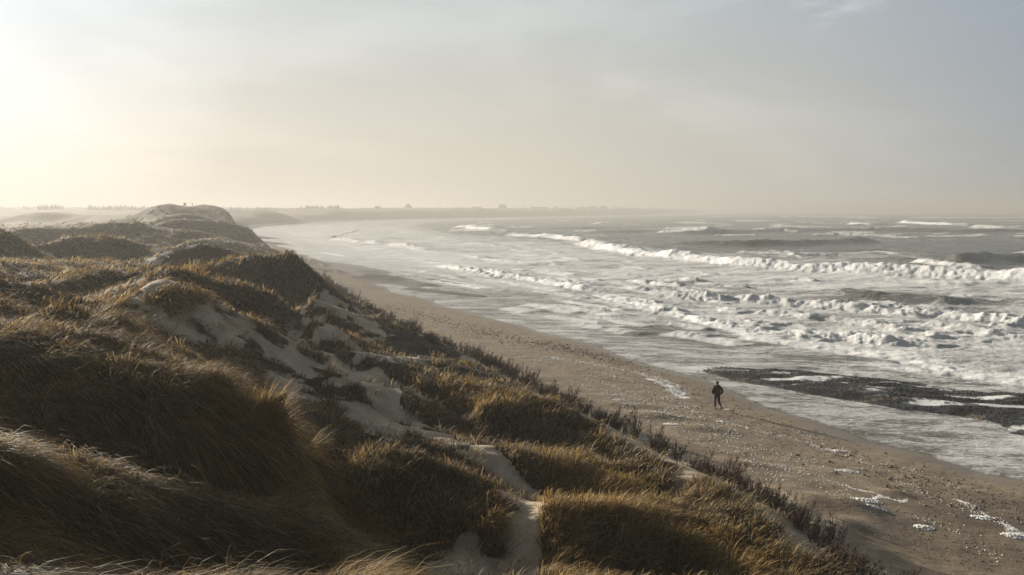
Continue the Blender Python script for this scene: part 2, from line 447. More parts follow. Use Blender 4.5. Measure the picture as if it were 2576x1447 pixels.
foam = foam * .80 * (GDF < 0.5) * (GD > -1)
foam = np.maximum(foam, shing * (.45 + .75 * fbm(GX / 7, GY / 1.4, 4, 97)) * (GD < 1.5))
attr(me, 'foam', foam.reshape(-1)[used])

t = NT('ground')
P = t.n('ShaderNodeTexCoord').outputs['Object']
A = t.n('ShaderNodeAttribute', attribute_name='mask')
sp = t.n('ShaderNodeSeparateColor'); t.put(sp.inputs[0], A.outputs['Color'])
vg, wt, sg, dk = sp.outputs[0], sp.outputs[1], sp.outputs[2], A.outputs['Alpha']
fo = t.n('ShaderNodeAttribute', attribute_name='foam').outputs['Fac']
n_s = t.noise(P, 9.0, 5, .65); n_m = t.noise(P, .9, 4, .6); n_f = t.noise(P, 45, 3, .6)
streak = t.noise(t.mapping(P, (.55, 2.6, 1), (0, 0, .5)), 2.2, 5, .6)
sand = t.mix(t.step(n_m, .35, .65), rgb(.205, .153, .095), rgb(.30, .232, .15))
sand = t.mix(t.math('MULTIPLY', t.step(n_s, .52, .7), .45), sand, rgb(.17, .12, .08))
sand = t.mix(t.math('MULTIPLY', t.step(streak, .45, .62), .35), sand, rgb(.2, .15, .1))
dry = t.mix(t.step(n_m, .35, .65), rgb(.34, .275, .20), rgb(.46, .385, .29))
dry = t.mix(t.math('MULTIPLY', t.step(n_s, .50, .68), .5), dry, rgb(.17, .125, .08))
sand = t.mix(t.step(wt, .04, .36), dry, sand)
sand = t.mix(t.math('MULTIPLY', dk, t.step(streak, .2, .5)), sand, rgb(.07, .045, .028))
sand = t.mix(t.math('MULTIPLY', wt, .62), sand, rgb(.10, .078, .055))
vor = t.n('ShaderNodeTexVoronoi', ins={'Vector': P, 'Scale': 7.0}).outputs['Color']
stone = t.mix(vor, rgb(.006, .005, .004), rgb(.024, .020, .014))
sand = t.mix(t.step(sg, .25, .6), sand, stone)
litter_shade = t.mix(n_s, rgb(.004, .003, .0015), rgb(.024, .016, .007))  # litter under the grass, darkened to paint in the shade between blades
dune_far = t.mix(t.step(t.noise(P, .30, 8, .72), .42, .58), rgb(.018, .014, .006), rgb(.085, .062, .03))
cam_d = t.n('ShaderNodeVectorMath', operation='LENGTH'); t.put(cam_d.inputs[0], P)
litter_shade = t.mix(t.step(cam_d.outputs['Value'], 60, 170), litter_shade, dune_far)
col = t.mix(t.step(vg, .25, .75), sand, litter_shade)
fn = t.math('ADD', t.math('MULTIPLY', t.noise(P, 2.6, 6, .7), .55), t.math('MULTIPLY', t.noise(P, 11, 5, .75), .45))
fthr = t.math('SUBTRACT', t.math('ADD', fo, fn), 1.0)
fmask = t.step(fthr, .02, .16)
fmask2 = t.math('MAXIMUM', fmask, t.math('MULTIPLY', t.step(t.noise(P, 11, 5, .8), .66, .72), t.math('MULTIPLY', t.step(vg, .2, 0), .0)))
col = t.mix(fmask2, col, rgb(.74, .73, .70))
rough = t.math('SUBTRACT', .9, t.math('MULTIPLY', wt, .62))
h = t.math('ADD', t.math('MULTIPLY', n_s, .5), t.math('ADD', t.math('MULTIPLY', streak, .7), t.math('MULTIPLY', n_f, .2)))
h = t.math('ADD', h, t.math('MULTIPLY', fmask, .8))
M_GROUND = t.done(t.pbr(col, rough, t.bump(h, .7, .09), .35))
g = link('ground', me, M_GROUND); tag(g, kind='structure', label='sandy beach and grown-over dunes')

def ground_at(x, y):
    x = np.atleast_1d(np.asarray(x, float)); y = np.atleast_1d(np.asarray(y, float))
    return ground_height(x, y)[0]
#@@SEA
# ------------------------------------------------------------------ sea
saz = np.linspace(-0.72, 1.05, 575 if HALF else 1150)
srr = np.concatenate([np.exp(np.linspace(math.log(22), math.log(330), 320 if HALF else 640)), np.exp(np.linspace(math.log(330), math.log(9000), 215 if HALF else 430))[1:]])
SA, SR = np.meshgrid(saz, srr)
SX, SY = SR * np.sin(SA), SR * np.cos(SA)
_, SD, _ = base_height(SX, SY)
off = -SD
SU, SV = project(SX, SY, 0 * SX)
Z = np.zeros_like(SX)
foam = np.zeros_like(SX)
def W(P, z=0.2): return [tuple(p) for p in on_plane([a for a, b in P], [b for a, b in P], z)]
# breakers: foot line of the front in the frame, height, back length, foam strength
BREAK = [
 ([(1484,607),(1500,619),(1560,630),(1640,641),(1740,652),(1852,664),(2013,675),(2191,683),(2370,692),(2576,703),(2800,715)], 2.5, 9, 1.0, .9),
 ([(1262,592),(1320,594),(1400,598),(1470,606)], 2.0, 10, 1.0, .8),
 ([(1150,571),(1195,576),(1252,580)], 2.4, 14, 1.0, .8),
 ([(825,597),(862,588),(900,579),(940,578)], .7, 20, .7, .6),
 ([(835,600),(900,607),(980,614),(1040,622),(1090,632)], 1.5, 8, .75, .9),
 ([(1085,664),(1130,672),(1200,680),(1290,694),(1380,706),(1470,724),(1560,733)], .8, 5, .95, .8),
 ([(1480,735),(1600,760),(1700,782),(1763,806),(1877,832),(1900,850),(1995,860),(2150,878),(2249,890),(2368,921),(2467,942),(2576,955),(2700,975)], .28, 6, 1.0, .6),
 ([(1300,726),(1400,735),(1500,748),(1620,770)], .25, 3, .7, .5),
 ([(1840,557),(1900,557),(1960,556)], 2.2, 20, .9, .9),
 ([(2132,564),(2180,566),(2230,565)], 3.0, 16, 1.0, .9),
 ([(2260,560),(2330,564),(2400,568),(2470,567)], 3.0, 16, 1.0, .9),
 ([(2440,573),(2520,575),(2620,574)], 2.6, 14, .9, .9),
 ([(2280,548),(2400,549),(2500,549),(2600,549)], 3.0, 20, .9, .9),
 ([(2000,546),(2100,546.5),(2200,547)], 3.0, 20, .8, .9),
 ([(1780,547),(1850,546.5)], 2.6, 18, .8, .7),
 ([(1400,556),(1440,556)], 1.5, 12, .8, .7),
 ([(1500,564),(1530,560)], 1.8, 12, .9, .7),
 ([(1220,550),(1290,551)], 1.2, 14, .8, .7),
 ([(1830,748),(1950,757),(2060,765),(2180,775),(2330,795)], .9, 3.5, .8, .9),
 ([(2080,735),(2180,742),(2300,752),(2420,764)], 1.3, 6, .0, .9),
 ([(2330,810),(2420,822),(2520,838),(2650,850)], .8, 3, .7, .9),
 ([(1650,740),(1740,748),(1860,752)], .8, 4, .2, .9),
 ([(2080,795),(2200,812),(2300,830)], .7, 3, .6, .9),
 ([(1150,640),(1250,652),(1350,662),(1450,668)], .6, 4, .7, .9),
 ([(1700,700),(1800,712),(1900,718)], .5, 4, .7, .9),
 ([(2180,905),(2300,925),(2400,938)], .2, 3, .8, .9),
 ([(1950,830),(2080,840),(2200,850),(2300,866)], .6, 3, .9, .9),
 ([(2260,780),(2380,790),(2500,800),(2620,812)], .8, 3, .9, .9),
 ([(1560,700),(1640,712),(1720,722)], .6, 3, .8, .9),
 ([(1900,780),(1980,786),(2060,800)], .7, 3, .8, .9),
 ([(2300,655),(2400,668),(2500,672)], 1.2, 5, .8, .9),
 ([(1850,632),(2000,640),(2150,640)], .8, 8, .6, .9),
 ([(2050,590),(2200,594),(2330,600)], 1.4, 10, .6, .9),
 ([(1700,560),(1780,563),(1860,563)], 1.6, 14, .7, .9),
 ([(1930,568),(2040,572),(2120,573)], 1.8, 14, .6, .9),
 # smooth dark swells
 ([(2385,659),(2450,657),(2520,652),(2700,650)], 2.6, 9, -.9, .6),
 ([(1660,612),(1800,616),(1950,617),(2100,613),(2200,606)], 2.6, 16, -.8, .6),
 ([(1690,589),(1850,585),(2000,582),(2200,580),(2400,584),(2600,583)], 2.6, 20, -.6, .6),
 ([(1500,584),(1600,583),(1700,580)], 1.8, 20, -.3, .6),
 ([(1100,596),(1250,603),(1400,603)], 1.2, 16, -.15, .5),
 ([(1200,575),(1500,575),(1650,570)], 1.4, 20, -.3, .6),
]
_r = random.Random(5)
for _k in range(110):
    V_ = 533 + 62 * _r.random() ** 1.7; U_ = _r.uniform(1150 if V_ > 545 else 1500, 2700); hl = _r.uniform(14, 70) * (.4 + (V_ - 530) / 60)
    BREAK.append(([(U_ - hl, V_ + _r.uniform(-.4, .2)), (U_ - hl * .3, V_ + _r.uniform(-.2, .3)), (U_ + hl * .4, V_), (U_ + hl, V_ + _r.uniform(-.2, .5))], _r.uniform(.7, 1.9) * (1.3 if V_ < 550 else 1), _r.uniform(7, 16), _r.uniform(.4, .95), .9))
_su = np.interp
for _k in range(70):
    V_ = _r.uniform(600, 865); U_ = float(np.interp(V_, [590, 610, 655, 716, 748, 780, 820, 862], [650, 690, 800, 940, 1040, 1154, 1301, 1472])) + _r.uniform(70, 800); hl = _r.uniform(30, 120)
    BREAK.append(([(U_ - hl, V_ - hl * .13), (U_ - hl * .3, V_ - hl * .05 + _r.uniform(-2, 2)), (U_ + hl * .4, V_ + hl * .07), (U_ + hl, V_ + hl * .2)], _r.uniform(.10, .35), _r.uniform(1.2, 4), _r.uniform(.45, .95), .9))
for _k in range(60):
    V_ = _r.uniform(625, 860); U_ = _r.uniform(1350 + (V_ - 700) * 2.2, 2700); hl = _r.uniform(25, 90)
    BREAK.append(([(U_ - hl, V_ - hl * .06), (U_ - hl * .3, V_ + _r.uniform(-2, 2)), (U_ + hl * .4, V_ + hl * .05), (U_ + hl, V_ + hl * .16)], _r.uniform(.18, .42), _r.uniform(1.5, 4), _r.uniform(.3, .85), .9))
xj = SX + 1.3 * fbm(SX / 11, SY / 11, 3, 101) * np.clip(SR / 150, .4, 2); yj = SY + 1.3 * fbm(SX / 11, SY / 11, 3, 102) * np.clip(SR / 150, .4, 2)
# general foam cover by distance offshore
n1 = fbm(SX / 26, SY / 15, 4, 103); n2 = fbm(SX / 6, SY / 3.4, 4, 104)
cov = .60 * sst(-.5, .6, off) + .04 * sst(3, 14, off) + .18 * sst(12, 30, off)
cov = np.where(off > 95, cov - .36 * sst(100, 135, off), cov)
cov = cov + .30 * n1 * sst(12, 40, off)
cov = cov + .28 * n2 + .12 * fbm(SX / 1.9, SY / 1.1, 3, 106) * (1 - sst(100, 200, SR))
WFL = 1 - sst(500, 1400, SR)
cov = cov * (1 - .35 * sst(300, 900, SR))
# darker, more open water
SDJ = .7 * n1; SDJ2 = .8 * fbm(SX / 13, SY / 9, 3, 105)
for (U, V, rx, ry, a) in [(2000,620,420,16,-.42),(1900,590,520,13,-.35),(2500,640,160,26,-.5),(2350,590,260,8,-.25),(1760,728,170,14,-.40),(1650,716,60,10,-.45),(2180,750,180,16,-.40),(2350,760,160,18,-.4),
                          (2500,800,120,26,-.3),(2050,800,120,12,-.2),(1500,775,230,16,-.32),(1250,742,220,14,-.25),(1650,838,120,22,-.4),(1820,862,130,16,-.4),(1400,780,200,18,-.15),(2150,905,190,10,-.32),(2450,958,120,9,-.25),(1000,700,130,10,-.25),
                          (1300,590,200,8,-.25),(1400,565,300,6,-.25),(2150,1110,90,12,-.25),(2300,650,120,12,-.2),
                          (2250,640,300,14,.25),(2000,700,600,18,.2),(2450,700,150,18,.2),(2350,860,260,22,.22),(2100,845,220,16,.15),(1800,790,150,14,.2),(900,640,200,25,.12),(1300,650,250,20,.12),(1800,940,90,9,.2),(2000,1040,60,10,.1),(2500,1130,100,20,.2),(1250,800,100,10,-.05)]:
    cov = cov + a * np.exp(-((SU - U + SDJ * rx) / rx) ** 2 - ((SV - V + SDJ2 * ry) / ry) ** 2)
_bq, _ba = seg_dist(SX, SY, BAR); _bw = 1.9 + .27 * np.minimum(_ba, 30)
cov = np.maximum(cov, .62 * np.exp(-((np.abs(_bq) - _bw) / 1.3) ** 2) * sst(0, 5, _ba) + .1 * n2)
foam = np.clip(cov, 0, 1)
rip = np.zeros_like(SX)
for k, (L, a) in enumerate([(34, .55), (17, .32), (8, .20), (3.6, .10), (1.7, .05), (.8, .02)]):
    cell = SR * .006
    f = (1 - sst(L / 5, L / 1.6, cell)) * sst(2, 10 + L * 2, off)
    n = gnoise(SX / L * .8 + SY / L * .25, SY / L * 1.5 - SX / L * .5, 110 + k)
    rip = rip + a * (.35 - np.abs(n) * 1.25) * f + .4 * a * n * f
Z = Z + rip * (0.35 + .65 * sst(16, 60, off))
XJ, YJ, ZZ, FF = xj, yj, Z, foam
for P, H, B, fs, taper in BREAK:
    L = W(P)
    la = np.array([math.atan2(a, b) for a, b in L]); lr = np.log([math.hypot(a, b) for a, b in L])
    pad = 6 * B + 4
    pr = math.log(1 + pad / math.exp(lr.min())); 
    c0, c1 = np.searchsorted(saz, [la.min() - pr, la.max() + pr]); r0, r1 = np.searchsorted(srr, [math.exp(lr.min()) - pad, math.exp(lr.max()) + pad])
    W_ = (slice(r0, r1), slice(c0, c1))
    if r0 >= r1 or c0 >= c1: continue
    xj, yj, Z, foam, SXw, SYw, SRw = XJ[W_], YJ[W_], ZZ[W_], FF[W_], SX[W_], SY[W_], SR[W_]
    d, arc = seg_dist(xj, yj, L[::-1])          # shoreward side is positive or negative: make it positive towards the camera
    d0, _ = seg_dist(np.array([L[0][0] * .9]), np.array([L[0][1] * .9]), L[::-1])
    if d0[0] < 0: d = -d
    tot = sum(math.dist(L[i], L[i + 1]) for i in range(len(L) - 1))
    ends = sst(0, tot * .12, arc) * sst(0, tot * .12, tot - arc)
    if P[-1][0] > 2550: ends = sst(0, tot * .06, tot - arc)
    hv = (1 + .40 * gnoise(arc / (B * 1.9), arc * 0 + H, 140) + .2 * fbm(SXw / 4.5, SYw / 4.5, 2, 141))
    wf = max(.9, H * 1.7)
    prof = np.where(d < 0, np.exp(-(np.abs(d) / B) ** 1.3), np.exp(-(d / wf) ** 2))
    Z = Z + H * .8 * prof * ends * hv
    if fs > 0:
        lump = fbm(SXw / 1.7, SYw / 1.5, 4, 143, gain=.6) * (1 - sst(300, 700, SRw)) * .5 * min(1, H)
        fm = np.where(d < 0, np.exp(-(d / (B * .8 + 1)) ** 2), np.exp(-(np.maximum(d - wf, 0) / (1.2 + H * .5)) ** 2)) * ends
        foam = np.maximum(foam, fs * 1.25 * fm)
        Z = Z + lump * fm * (0.5 + .5 * hv)
    elif fs < 0:
        fm = np.where(d < 0, np.exp(-(d / (B * .35)) ** 2), np.exp(-(d / (wf * 2.2)) ** 2)) * ends
        foam = foam * (1 + fs * fm)
    ZZ[W_] = Z; FF[W_] = foam
Z, foam = ZZ, FF
# small chop that carries foam texture
Z = Z + .10 * fbm(SX / 1.1, SY / .7, 3, 150) * sst(.2, .7, foam) * (1 - sst(120, 260, SR)) * sst(4, 14, off)
# swash: the sheet lies on the beach
swash = 0.45 + 0.024 * SD
lvl = np.where(off < 26, swash, 0.45 - .024 * 26 + 0 * off)
lvl = lvl - lvl[off > 400].mean() if False else lvl
SZ = lvl + Z * sst(2, 14, off) + .02 * gnoise(SX / 2.5, SY / 1.5, 151) * sst(-1, 3, off)
SZ = np.where(off > 26, SZ, SZ)
me, used = grid_mesh('sea', SX, SY, SZ, keep=(off > -3.0))
attr(me, 'foam', foam.reshape(-1)[used]); attr(me, 'shore', np.clip(off / 30, 0, 1).reshape(-1)[used])
t = NT('sea_water')
P = t.n('ShaderNodeTexCoord').outputs['Object']
fo = t.n('ShaderNodeAttribute', attribute_name='foam').outputs['Fac']
sh = t.n('ShaderNodeAttribute', attribute_name='shore').outputs['Fac']
a1 = t.noise(t.mapping(P, (.5, 1.5, 1), (0, 0, .35)), .42, 8, .70, .9)
a2 = t.noise(t.mapping(P, (.7, 1.4, 1), (0, 0, .3)), 3.0, 6, .72, .8)
fn = t.math('ADD', t.math('MULTIPLY', a1, .55), t.math('MULTIPLY', a2, .45))
v = t.math('ADD', t.math('MULTIPLY', t.math('SUBTRACT', fn, .5), 3.2), fo)
fm = t.step(v, .28, .62)
wcol = t.mix(sh, rgb(.085, .07, .05), rgb(.055, .055, .042))
fcol = t.mix(t.step(v, .45, 1.6), rgb(.40, .40, .39), rgb(.88, .87, .85))
col = t.mix(fm, wcol, fcol)
rough = t.math('ADD', .27, t.math('MULTIPLY', fm, .55))
h = t.math('ADD', t.math('MULTIPLY', a2, .5), t.math('MULTIPLY', fm, .35))
M_SEA = t.done(t.pbr(col, rough, t.bump(h, 1.0, .5), .5))
o = link('sea', me, M_SEA); tag(o, kind='structure', label='rough grey sea covered with foam and breaking waves')
#@@GRASS
# ------------------------------------------------------------------ marram grass
ci0, ci1 = np.searchsorted(azs, [-0.76, 0.62]); ri1 = np.searchsorted(rr, 415)
cs = (slice(3, ri1), slice(ci0, ci1))
gx, gy, gz, gv, gu_, gv_, grr = GX[cs], GY[cs], GZ[cs], VEG[cs], GU[cs], GV[cs], RR[cs]
e = (gz - CAMZ) / grr
run = np.maximum.accumulate(e, 0); run = np.vstack([run[:1], run[:-1]])
vis = ((gz + .55 - CAMZ) / grr >= run)
def cell(a): return (a[:-1, :-1] + a[1:, :-1] + a[:-1, 1:] + a[1:, 1:]) / 4
d1u, d1v = gu_[1:, :-1] - gu_[:-1, :-1], gv_[1:, :-1] - gv_[:-1, :-1]
d2u, d2v = gu_[:-1, 1:] - gu_[:-1, :-1], gv_[:-1, 1:] - gv_[:-1, :-1]
scr = np.abs(d1u * d2v - d1v * d2u)
a1 = np.hypot(gx[1:, :-1] - gx[:-1, :-1], gy[1:, :-1] - gy[:-1, :-1]); a2 = np.hypot(gx[:-1, 1:] - gx[:-1, :-1], gy[:-1, 1:] - gy[:-1, :-1])
area = a1 * a2; rc = cell(grr); xc, yc = cell(gx), cell(gy)
inframe = (cell(gu_) > -330) & (cell(gu_) < 2800) & (cell(gv_) < 1650) & (rc > 7.5) & (cell(gy) > 5.5)
clump = fbm(xc / .9, yc / .9, 2, 201)
wgt = (scr + .30 * area * F * F / rc ** 2) * np.where(vis[:-1, :-1], 1.0, .12) * inframe
wgt = np.minimum(wgt, np.quantile(wgt[wgt > 0], .999))
vc = cell(gv)
wgt = wgt * (np.clip(vc, 0, 1) ** 1.5 + .05) * (GDFc := cell(GDF[cs]) > .3) * (.55 + .9 * sst(-.35, .35, clump)) * (1 - .45 * sst(120, 300, rc))
wgt = wgt * np.where(rc < 30, 1.25, 1)
NT_ = 9000 if 'lite' in QUICK else 34000
cum = np.cumsum(wgt.ravel()); pick = np.searchsorted(cum, rng.random(NT_) * cum[-1])
ii, jj = np.unravel_index(np.minimum(pick, wgt.size - 1), wgt.shape)
fu, fv = rng.random(NT_), rng.random(NT_)
def bil(a, i, j, u, v): return (a[i, j] * (1 - u) * (1 - v) + a[i + 1, j] * u * (1 - v) + a[i, j + 1] * (1 - u) * v + a[i + 1, j + 1] * u * v)
tx, ty, tz, tv = [bil(a, ii, jj, fu, fv) for a in (gx, gy, gz, gv)]
tr = np.hypot(tx, ty)
tU, tV = project(tx, ty, tz)
dzdr = (gz[ii + 1, jj] - gz[ii, jj]) / np.maximum(grr[ii + 1, jj] - grr[ii, jj], 1e-3)
dzda = (gz[ii, jj + 1] - gz[ii, jj]) / np.maximum(grr[ii, jj] * (azs[ci0 + jj + 1] - azs[ci0 + jj]), 1e-3)
saz_, caz_ = tx / tr, ty / tr
dzdr = np.clip(dzdr, -1.2, 1.2); dzda = np.clip(dzda, -1.2, 1.2)
sgx = dzdr * saz_ + dzda * caz_; sgy = dzdr * caz_ - dzda * saz_
# tint patches: sunlight painted as gold on the near left slope; heath species
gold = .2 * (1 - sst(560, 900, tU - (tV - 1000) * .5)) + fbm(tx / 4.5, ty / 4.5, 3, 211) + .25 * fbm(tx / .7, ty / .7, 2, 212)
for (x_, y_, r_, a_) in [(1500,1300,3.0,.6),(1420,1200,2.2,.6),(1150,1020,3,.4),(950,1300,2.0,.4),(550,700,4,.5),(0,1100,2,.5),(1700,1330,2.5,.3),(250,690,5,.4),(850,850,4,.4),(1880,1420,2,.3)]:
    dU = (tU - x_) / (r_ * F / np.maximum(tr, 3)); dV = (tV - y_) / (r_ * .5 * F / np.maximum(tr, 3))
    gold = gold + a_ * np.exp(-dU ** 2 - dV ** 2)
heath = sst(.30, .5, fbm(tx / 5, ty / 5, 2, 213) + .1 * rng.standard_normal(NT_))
def in_area(P, y0, y1): return in_poly(tU, tV, P) & (ty > y0) & (ty < y1)
hp = in_area([(-300,600),(0,660),(140,705),(200,760),(0,745),(-300,720)], 30, 42) | in_area([(390,660),(400,600),(560,595),(660,620),(640,650),(520,650)], 75, 110) | in_area([(660,925),(770,930),(880,985),(840,1010),(720,985)], 26, 42) | in_area([(960,850),(1060,840),(1130,880),(1080,910),(990,880)], 40, 62)
heath = np.where(hp, 1.0, heath * (tr > 20) * .6)
swept = 1 - sst(560, 900, tU - (tV - 1000) * .5)           # combed flat by the wind on the big near slope
NB = np.where(tr < 42, 17, 11).astype(int)
idx = np.repeat(np.arange(NT_), NB); N = len(idx)
R = rng.random((N, 8))
th = R[:, 0] * 2 * math.pi
rad = (.02 + .13 * np.sqrt(R[:, 1])) * (1 + tr[idx] / 120)
bx = tx[idx] + rad * np.cos(th); by = ty[idx] + rad * np.sin(th)
bz = tz[idx] + sgx[idx] * rad * np.cos(th) + sgy[idx] * rad * np.sin(th) - .03
wa = -.25 + .55 * gnoise(tx / 3.5, ty / 3.5, 221) + .25 * gnoise(tx / .8, ty / .8, 222)
wa = wa[idx] + .35 * (R[:, 2] - .5)
wx, wy = np.cos(wa), np.sin(wa)
lean = (.42 + .45 * swept + .3 * gnoise(tx / 2, ty / 2, 223))[idx] * (.6 + .8 * R[:, 3])
Ln = (.62 + .22 * gnoise(tx / 2.6, ty / 2.6, 224) + .16 * np.clip(gold, -1, 1) + .14 * swept)[idx] * (.55 + .65 * R[:, 4])
sparse = sst(.5, .15, tv) if False else 1 - sst(.15, .5, tv)
Ln = Ln * np.clip(.95 + .55 * gnoise(tx / 1.1, ty / 1.1, 231) + .22 * rng.standard_normal(NT_), .35, 1.6)[idx]
Ln = Ln * (1 - .45 * sparse[idx]) * (1 - .5 * heath[idx])
Ln = Ln * np.where(tr[idx] > 60, 1.15, 1)
lean = lean * (1 - .6 * heath[idx])
stray = R[:, 3] > .975
Ln = np.where(stray, Ln * 1.45, Ln); lean = np.where(stray, lean * .6, lean)
spr = .22 + .55 * R[:, 5]
sxv, syv = np.cos(th) * spr, np.sin(th) * spr
wid = np.maximum(.0045, .00078 * tr[idx]) * (.5 + 1.0 * R[:, 6])
# ribbon side direction: across the blade, turned at random
sa = wa + math.pi / 2 + (R[:, 7] - .5) * 2.2
rx_, ry_ = np.cos(sa), np.sin(sa)
def blades(sel, ts, ws):
    k = len(ts); n = sel.sum()
    B = np.stack([bx[sel], by[sel], bz[sel]], -1); l = Ln[sel]; le = lean[sel]
    V_ = []
    for t_, w_ in zip(ts, ws):
        h = t_ * 1.0 - (.22 + .40 * np.clip(le, 0, 1.6)) * t_ ** 2.2 - .12 * t_ ** 4
        hx = sxv[sel] * t_ * (1 - .3 * t_) + wx[sel] * le * (.30 * t_ + .55 * t_ ** 2)
        hy = syv[sel] * t_ * (1 - .3 * t_) + wy[sel] * le * (.30 * t_ + .55 * t_ ** 2)
        c = B + np.stack([hx * l, hy * l, h * l + (sgx[idx][sel] * hx + sgy[idx][sel] * hy) * l * .8], -1)
        if w_ > 0:
            s_ = np.stack([rx_[sel], ry_[sel], 0 * l], -1) * (wid[sel] * w_ * .5)[:, None]
            V_ += [c - s_, c + s_]
        else: V_.append(c)
    m = len(V_); co_ = np.stack(V_, 1).reshape(-1, 3)
    b0 = (np.arange(n) * m)[:, None]
    quads = np.concatenate([b0 + np.array([2 * q, 2 * q + 1, 2 * q + 3, 2 * q + 2]) for q in range(k - 2)])
    tri = b0 + np.array([2 * (k - 2), 2 * (k - 2) + 1, 2 * (k - 1)])
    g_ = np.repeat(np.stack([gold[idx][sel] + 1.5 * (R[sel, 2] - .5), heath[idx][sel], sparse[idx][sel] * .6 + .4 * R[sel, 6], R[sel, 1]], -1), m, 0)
    return co_, quads, tri, g_
nearb = tr[idx] < 42
for nm, sel, ts, ws in [('marram_grass', nearb, (0, .25, .5, .75, 1), (1, .95, .8, .5, 0)), ('far_marram_grass', ~nearb, (0, .45, 1), (1, .8, 0))]:
    c_, q_, tr_, g_ = blades(sel, ts, ws)
    me = mesh_from(nm, c_, [q_, tr_]); attr(me, 'tint', g_)
    t = None
    if nm == 'marram_grass':
        t = NT('marram_grass')
        A = t.n('ShaderNodeAttribute', attribute_name='tint'); sp = t.n('ShaderNodeSeparateColor'); t.put(sp.inputs[0], A.outputs['Color'])
        base = t.mix(t.step(sp.outputs[0], -.05, .75), rgb(.007, .005, .002), rgb(.36, .215, .055))  # gold is the blade colour; the near-black end paints in shade
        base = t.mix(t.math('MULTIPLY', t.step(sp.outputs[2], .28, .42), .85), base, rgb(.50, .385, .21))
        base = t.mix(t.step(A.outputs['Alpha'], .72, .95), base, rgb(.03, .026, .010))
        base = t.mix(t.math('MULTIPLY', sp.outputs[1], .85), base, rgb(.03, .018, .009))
        di = t.pbr(base, .62, None, .25)
        tl = t.n('ShaderNodeBsdfTranslucent', ins={'Color': base}).outputs[0]
        mx = t.n('ShaderNodeMixShader', ins={0: .38, 1: di, 2: tl}).outputs[0]
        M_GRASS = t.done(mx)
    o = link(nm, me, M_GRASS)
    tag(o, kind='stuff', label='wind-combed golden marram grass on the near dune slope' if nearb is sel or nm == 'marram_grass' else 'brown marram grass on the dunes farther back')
#@@OBJECTS
# ------------------------------------------------------------------ shrubs in a row along the dune foot
def tubes(paths, sides=4):
    """paths: list of (points, radii); one mesh of tapering tubes"""
    co, fa, b = [], [], 0
    for pts, rad in paths:
        pts = np.asarray(pts, float); n = len(pts)
        for i in range(n):
            d = pts[min(i + 1, n - 1)] - pts[max(i - 1, 0)]; d = d / (np.linalg.norm(d) + 1e-9)
            a = np.cross(d, [0.31, .95, .1]); a /= np.linalg.norm(a) + 1e-9; c = np.cross(d, a)
            for s in range(sides):
                th = 2 * math.pi * s / sides
                co.append(pts[i] + rad[i] * (math.cos(th) * a + math.sin(th) * c))
        for i in range(n - 1):
            for s in range(sides):
                s2 = (s + 1) % sides
                fa.append((b + i * sides + s, b + i * sides + s2, b + (i + 1) * sides + s2, b + (i + 1) * sides + s))
        b += n * sides
    return np.array(co), np.array(fa)
M_TWIG = simple('shrub_bark', (.048, .026, .016), .8, .4, 8)
M_LEAFLIT = simple('dry_leaf', (.055, .026, .012), .7, .4, 6)
rs = random.Random(11)
def shrub_mesh(k, tall):
    paths = []; tips = []
    for s in range(rs.randint(11, 16)):
        a = rs.random() * 6.283; r0 = rs.random() * .22; H = tall * rs.uniform(.55, 1.1)
        ln = rs.uniform(.05, .38); p = []
        for i in range(6):
            t_ = i / 5
            p.append((r0 * math.cos(a) + math.cos(a) * ln * t_ ** 1.2 + rs.uniform(-.02, .02) + .10 * t_ ** 2 * tall, r0 * math.sin(a) + math.sin(a) * ln * t_ ** 1.2 + rs.uniform(-.02, .02), -.05 + H * t_))
        paths.append((p, [.014 - .009 * i / 5 for i in range(6)]))
        for j in range(rs.randint(9, 14)):
            q = rs.uniform(.25, 1); i = min(int(q * 5), 4); f = q * 5 - i
            b_ = np.array(p[i]) * (1 - f) + np.array(p[i + 1]) * f
            a2 = rs.random() * 6.283; l2 = rs.uniform(.05, .17) * (1.25 - q * .5)
            e_ = b_ + np.array([math.cos(a2) * l2 * .55, math.sin(a2) * l2 * .55, l2 * .9])
            paths.append(([b_, (b_ + e_) / 2 + np.array([0, 0, -.01]), e_], [.007, .006, .003])); tips += [e_, (b_ + e_) / 2]
        tips.append(np.array(p[-1]))
    me = mesh_from('shrub', *tubes(paths), smooth=True); me.materials.append(M_TWIG)
    co, fa, b = [], [], 0
    for e_ in tips:
        for _ in range(2):
            d = np.array([rs.uniform(-1, 1), rs.uniform(-1, 1), rs.uniform(.2, 1)]); d /= np.linalg.norm(d)
            s_ = np.cross(d, [rs.random(), rs.random(), .3]); s_ /= np.linalg.norm(s_)
            l_ = rs.uniform(.03, .055); w_ = .010
            c = e_ + np.array([rs.uniform(-.02, .02) for _ in range(3)])
            co += [c, c + d * l_ * .5 + s_ * w_, c + d * l_, c + d * l_ * .5 - s_ * w_]; fa.append((b, b + 1, b + 2, b + 3)); b += 4
    lf = mesh_from('dry_leaves', np.array(co), np.array(fa), smooth=False); lf.materials.append(M_LEAFLIT)
    return me, lf
SHR = [shrub_mesh(k, h) for k, h in enumerate((.75, .95, 1.15, .85, .6, 1.05, .9))]
LKS = ['low', 'bushy', 'tall', 'dense', 'very low', 'leggy', 'spreading']
fp = [FOOT[i] for i in range(1, 16)]
acc = [0]
for i in range(len(fp) - 1): acc.append(acc[-1] + math.dist(fp[i], fp[i + 1]))
def along(s):
    for i in range(len(fp) - 1):
        if acc[i + 1] >= s:
            f = (s - acc[i]) / (acc[i + 1] - acc[i]); return (fp[i][0] * (1 - f) + fp[i + 1][0] * f, fp[i][1] * (1 - f) + fp[i + 1][1] * f), (fp[i + 1][0] - fp[i][0], fp[i + 1][1] - fp[i][1])
    return None, None
s_ = 21.0; spots = []
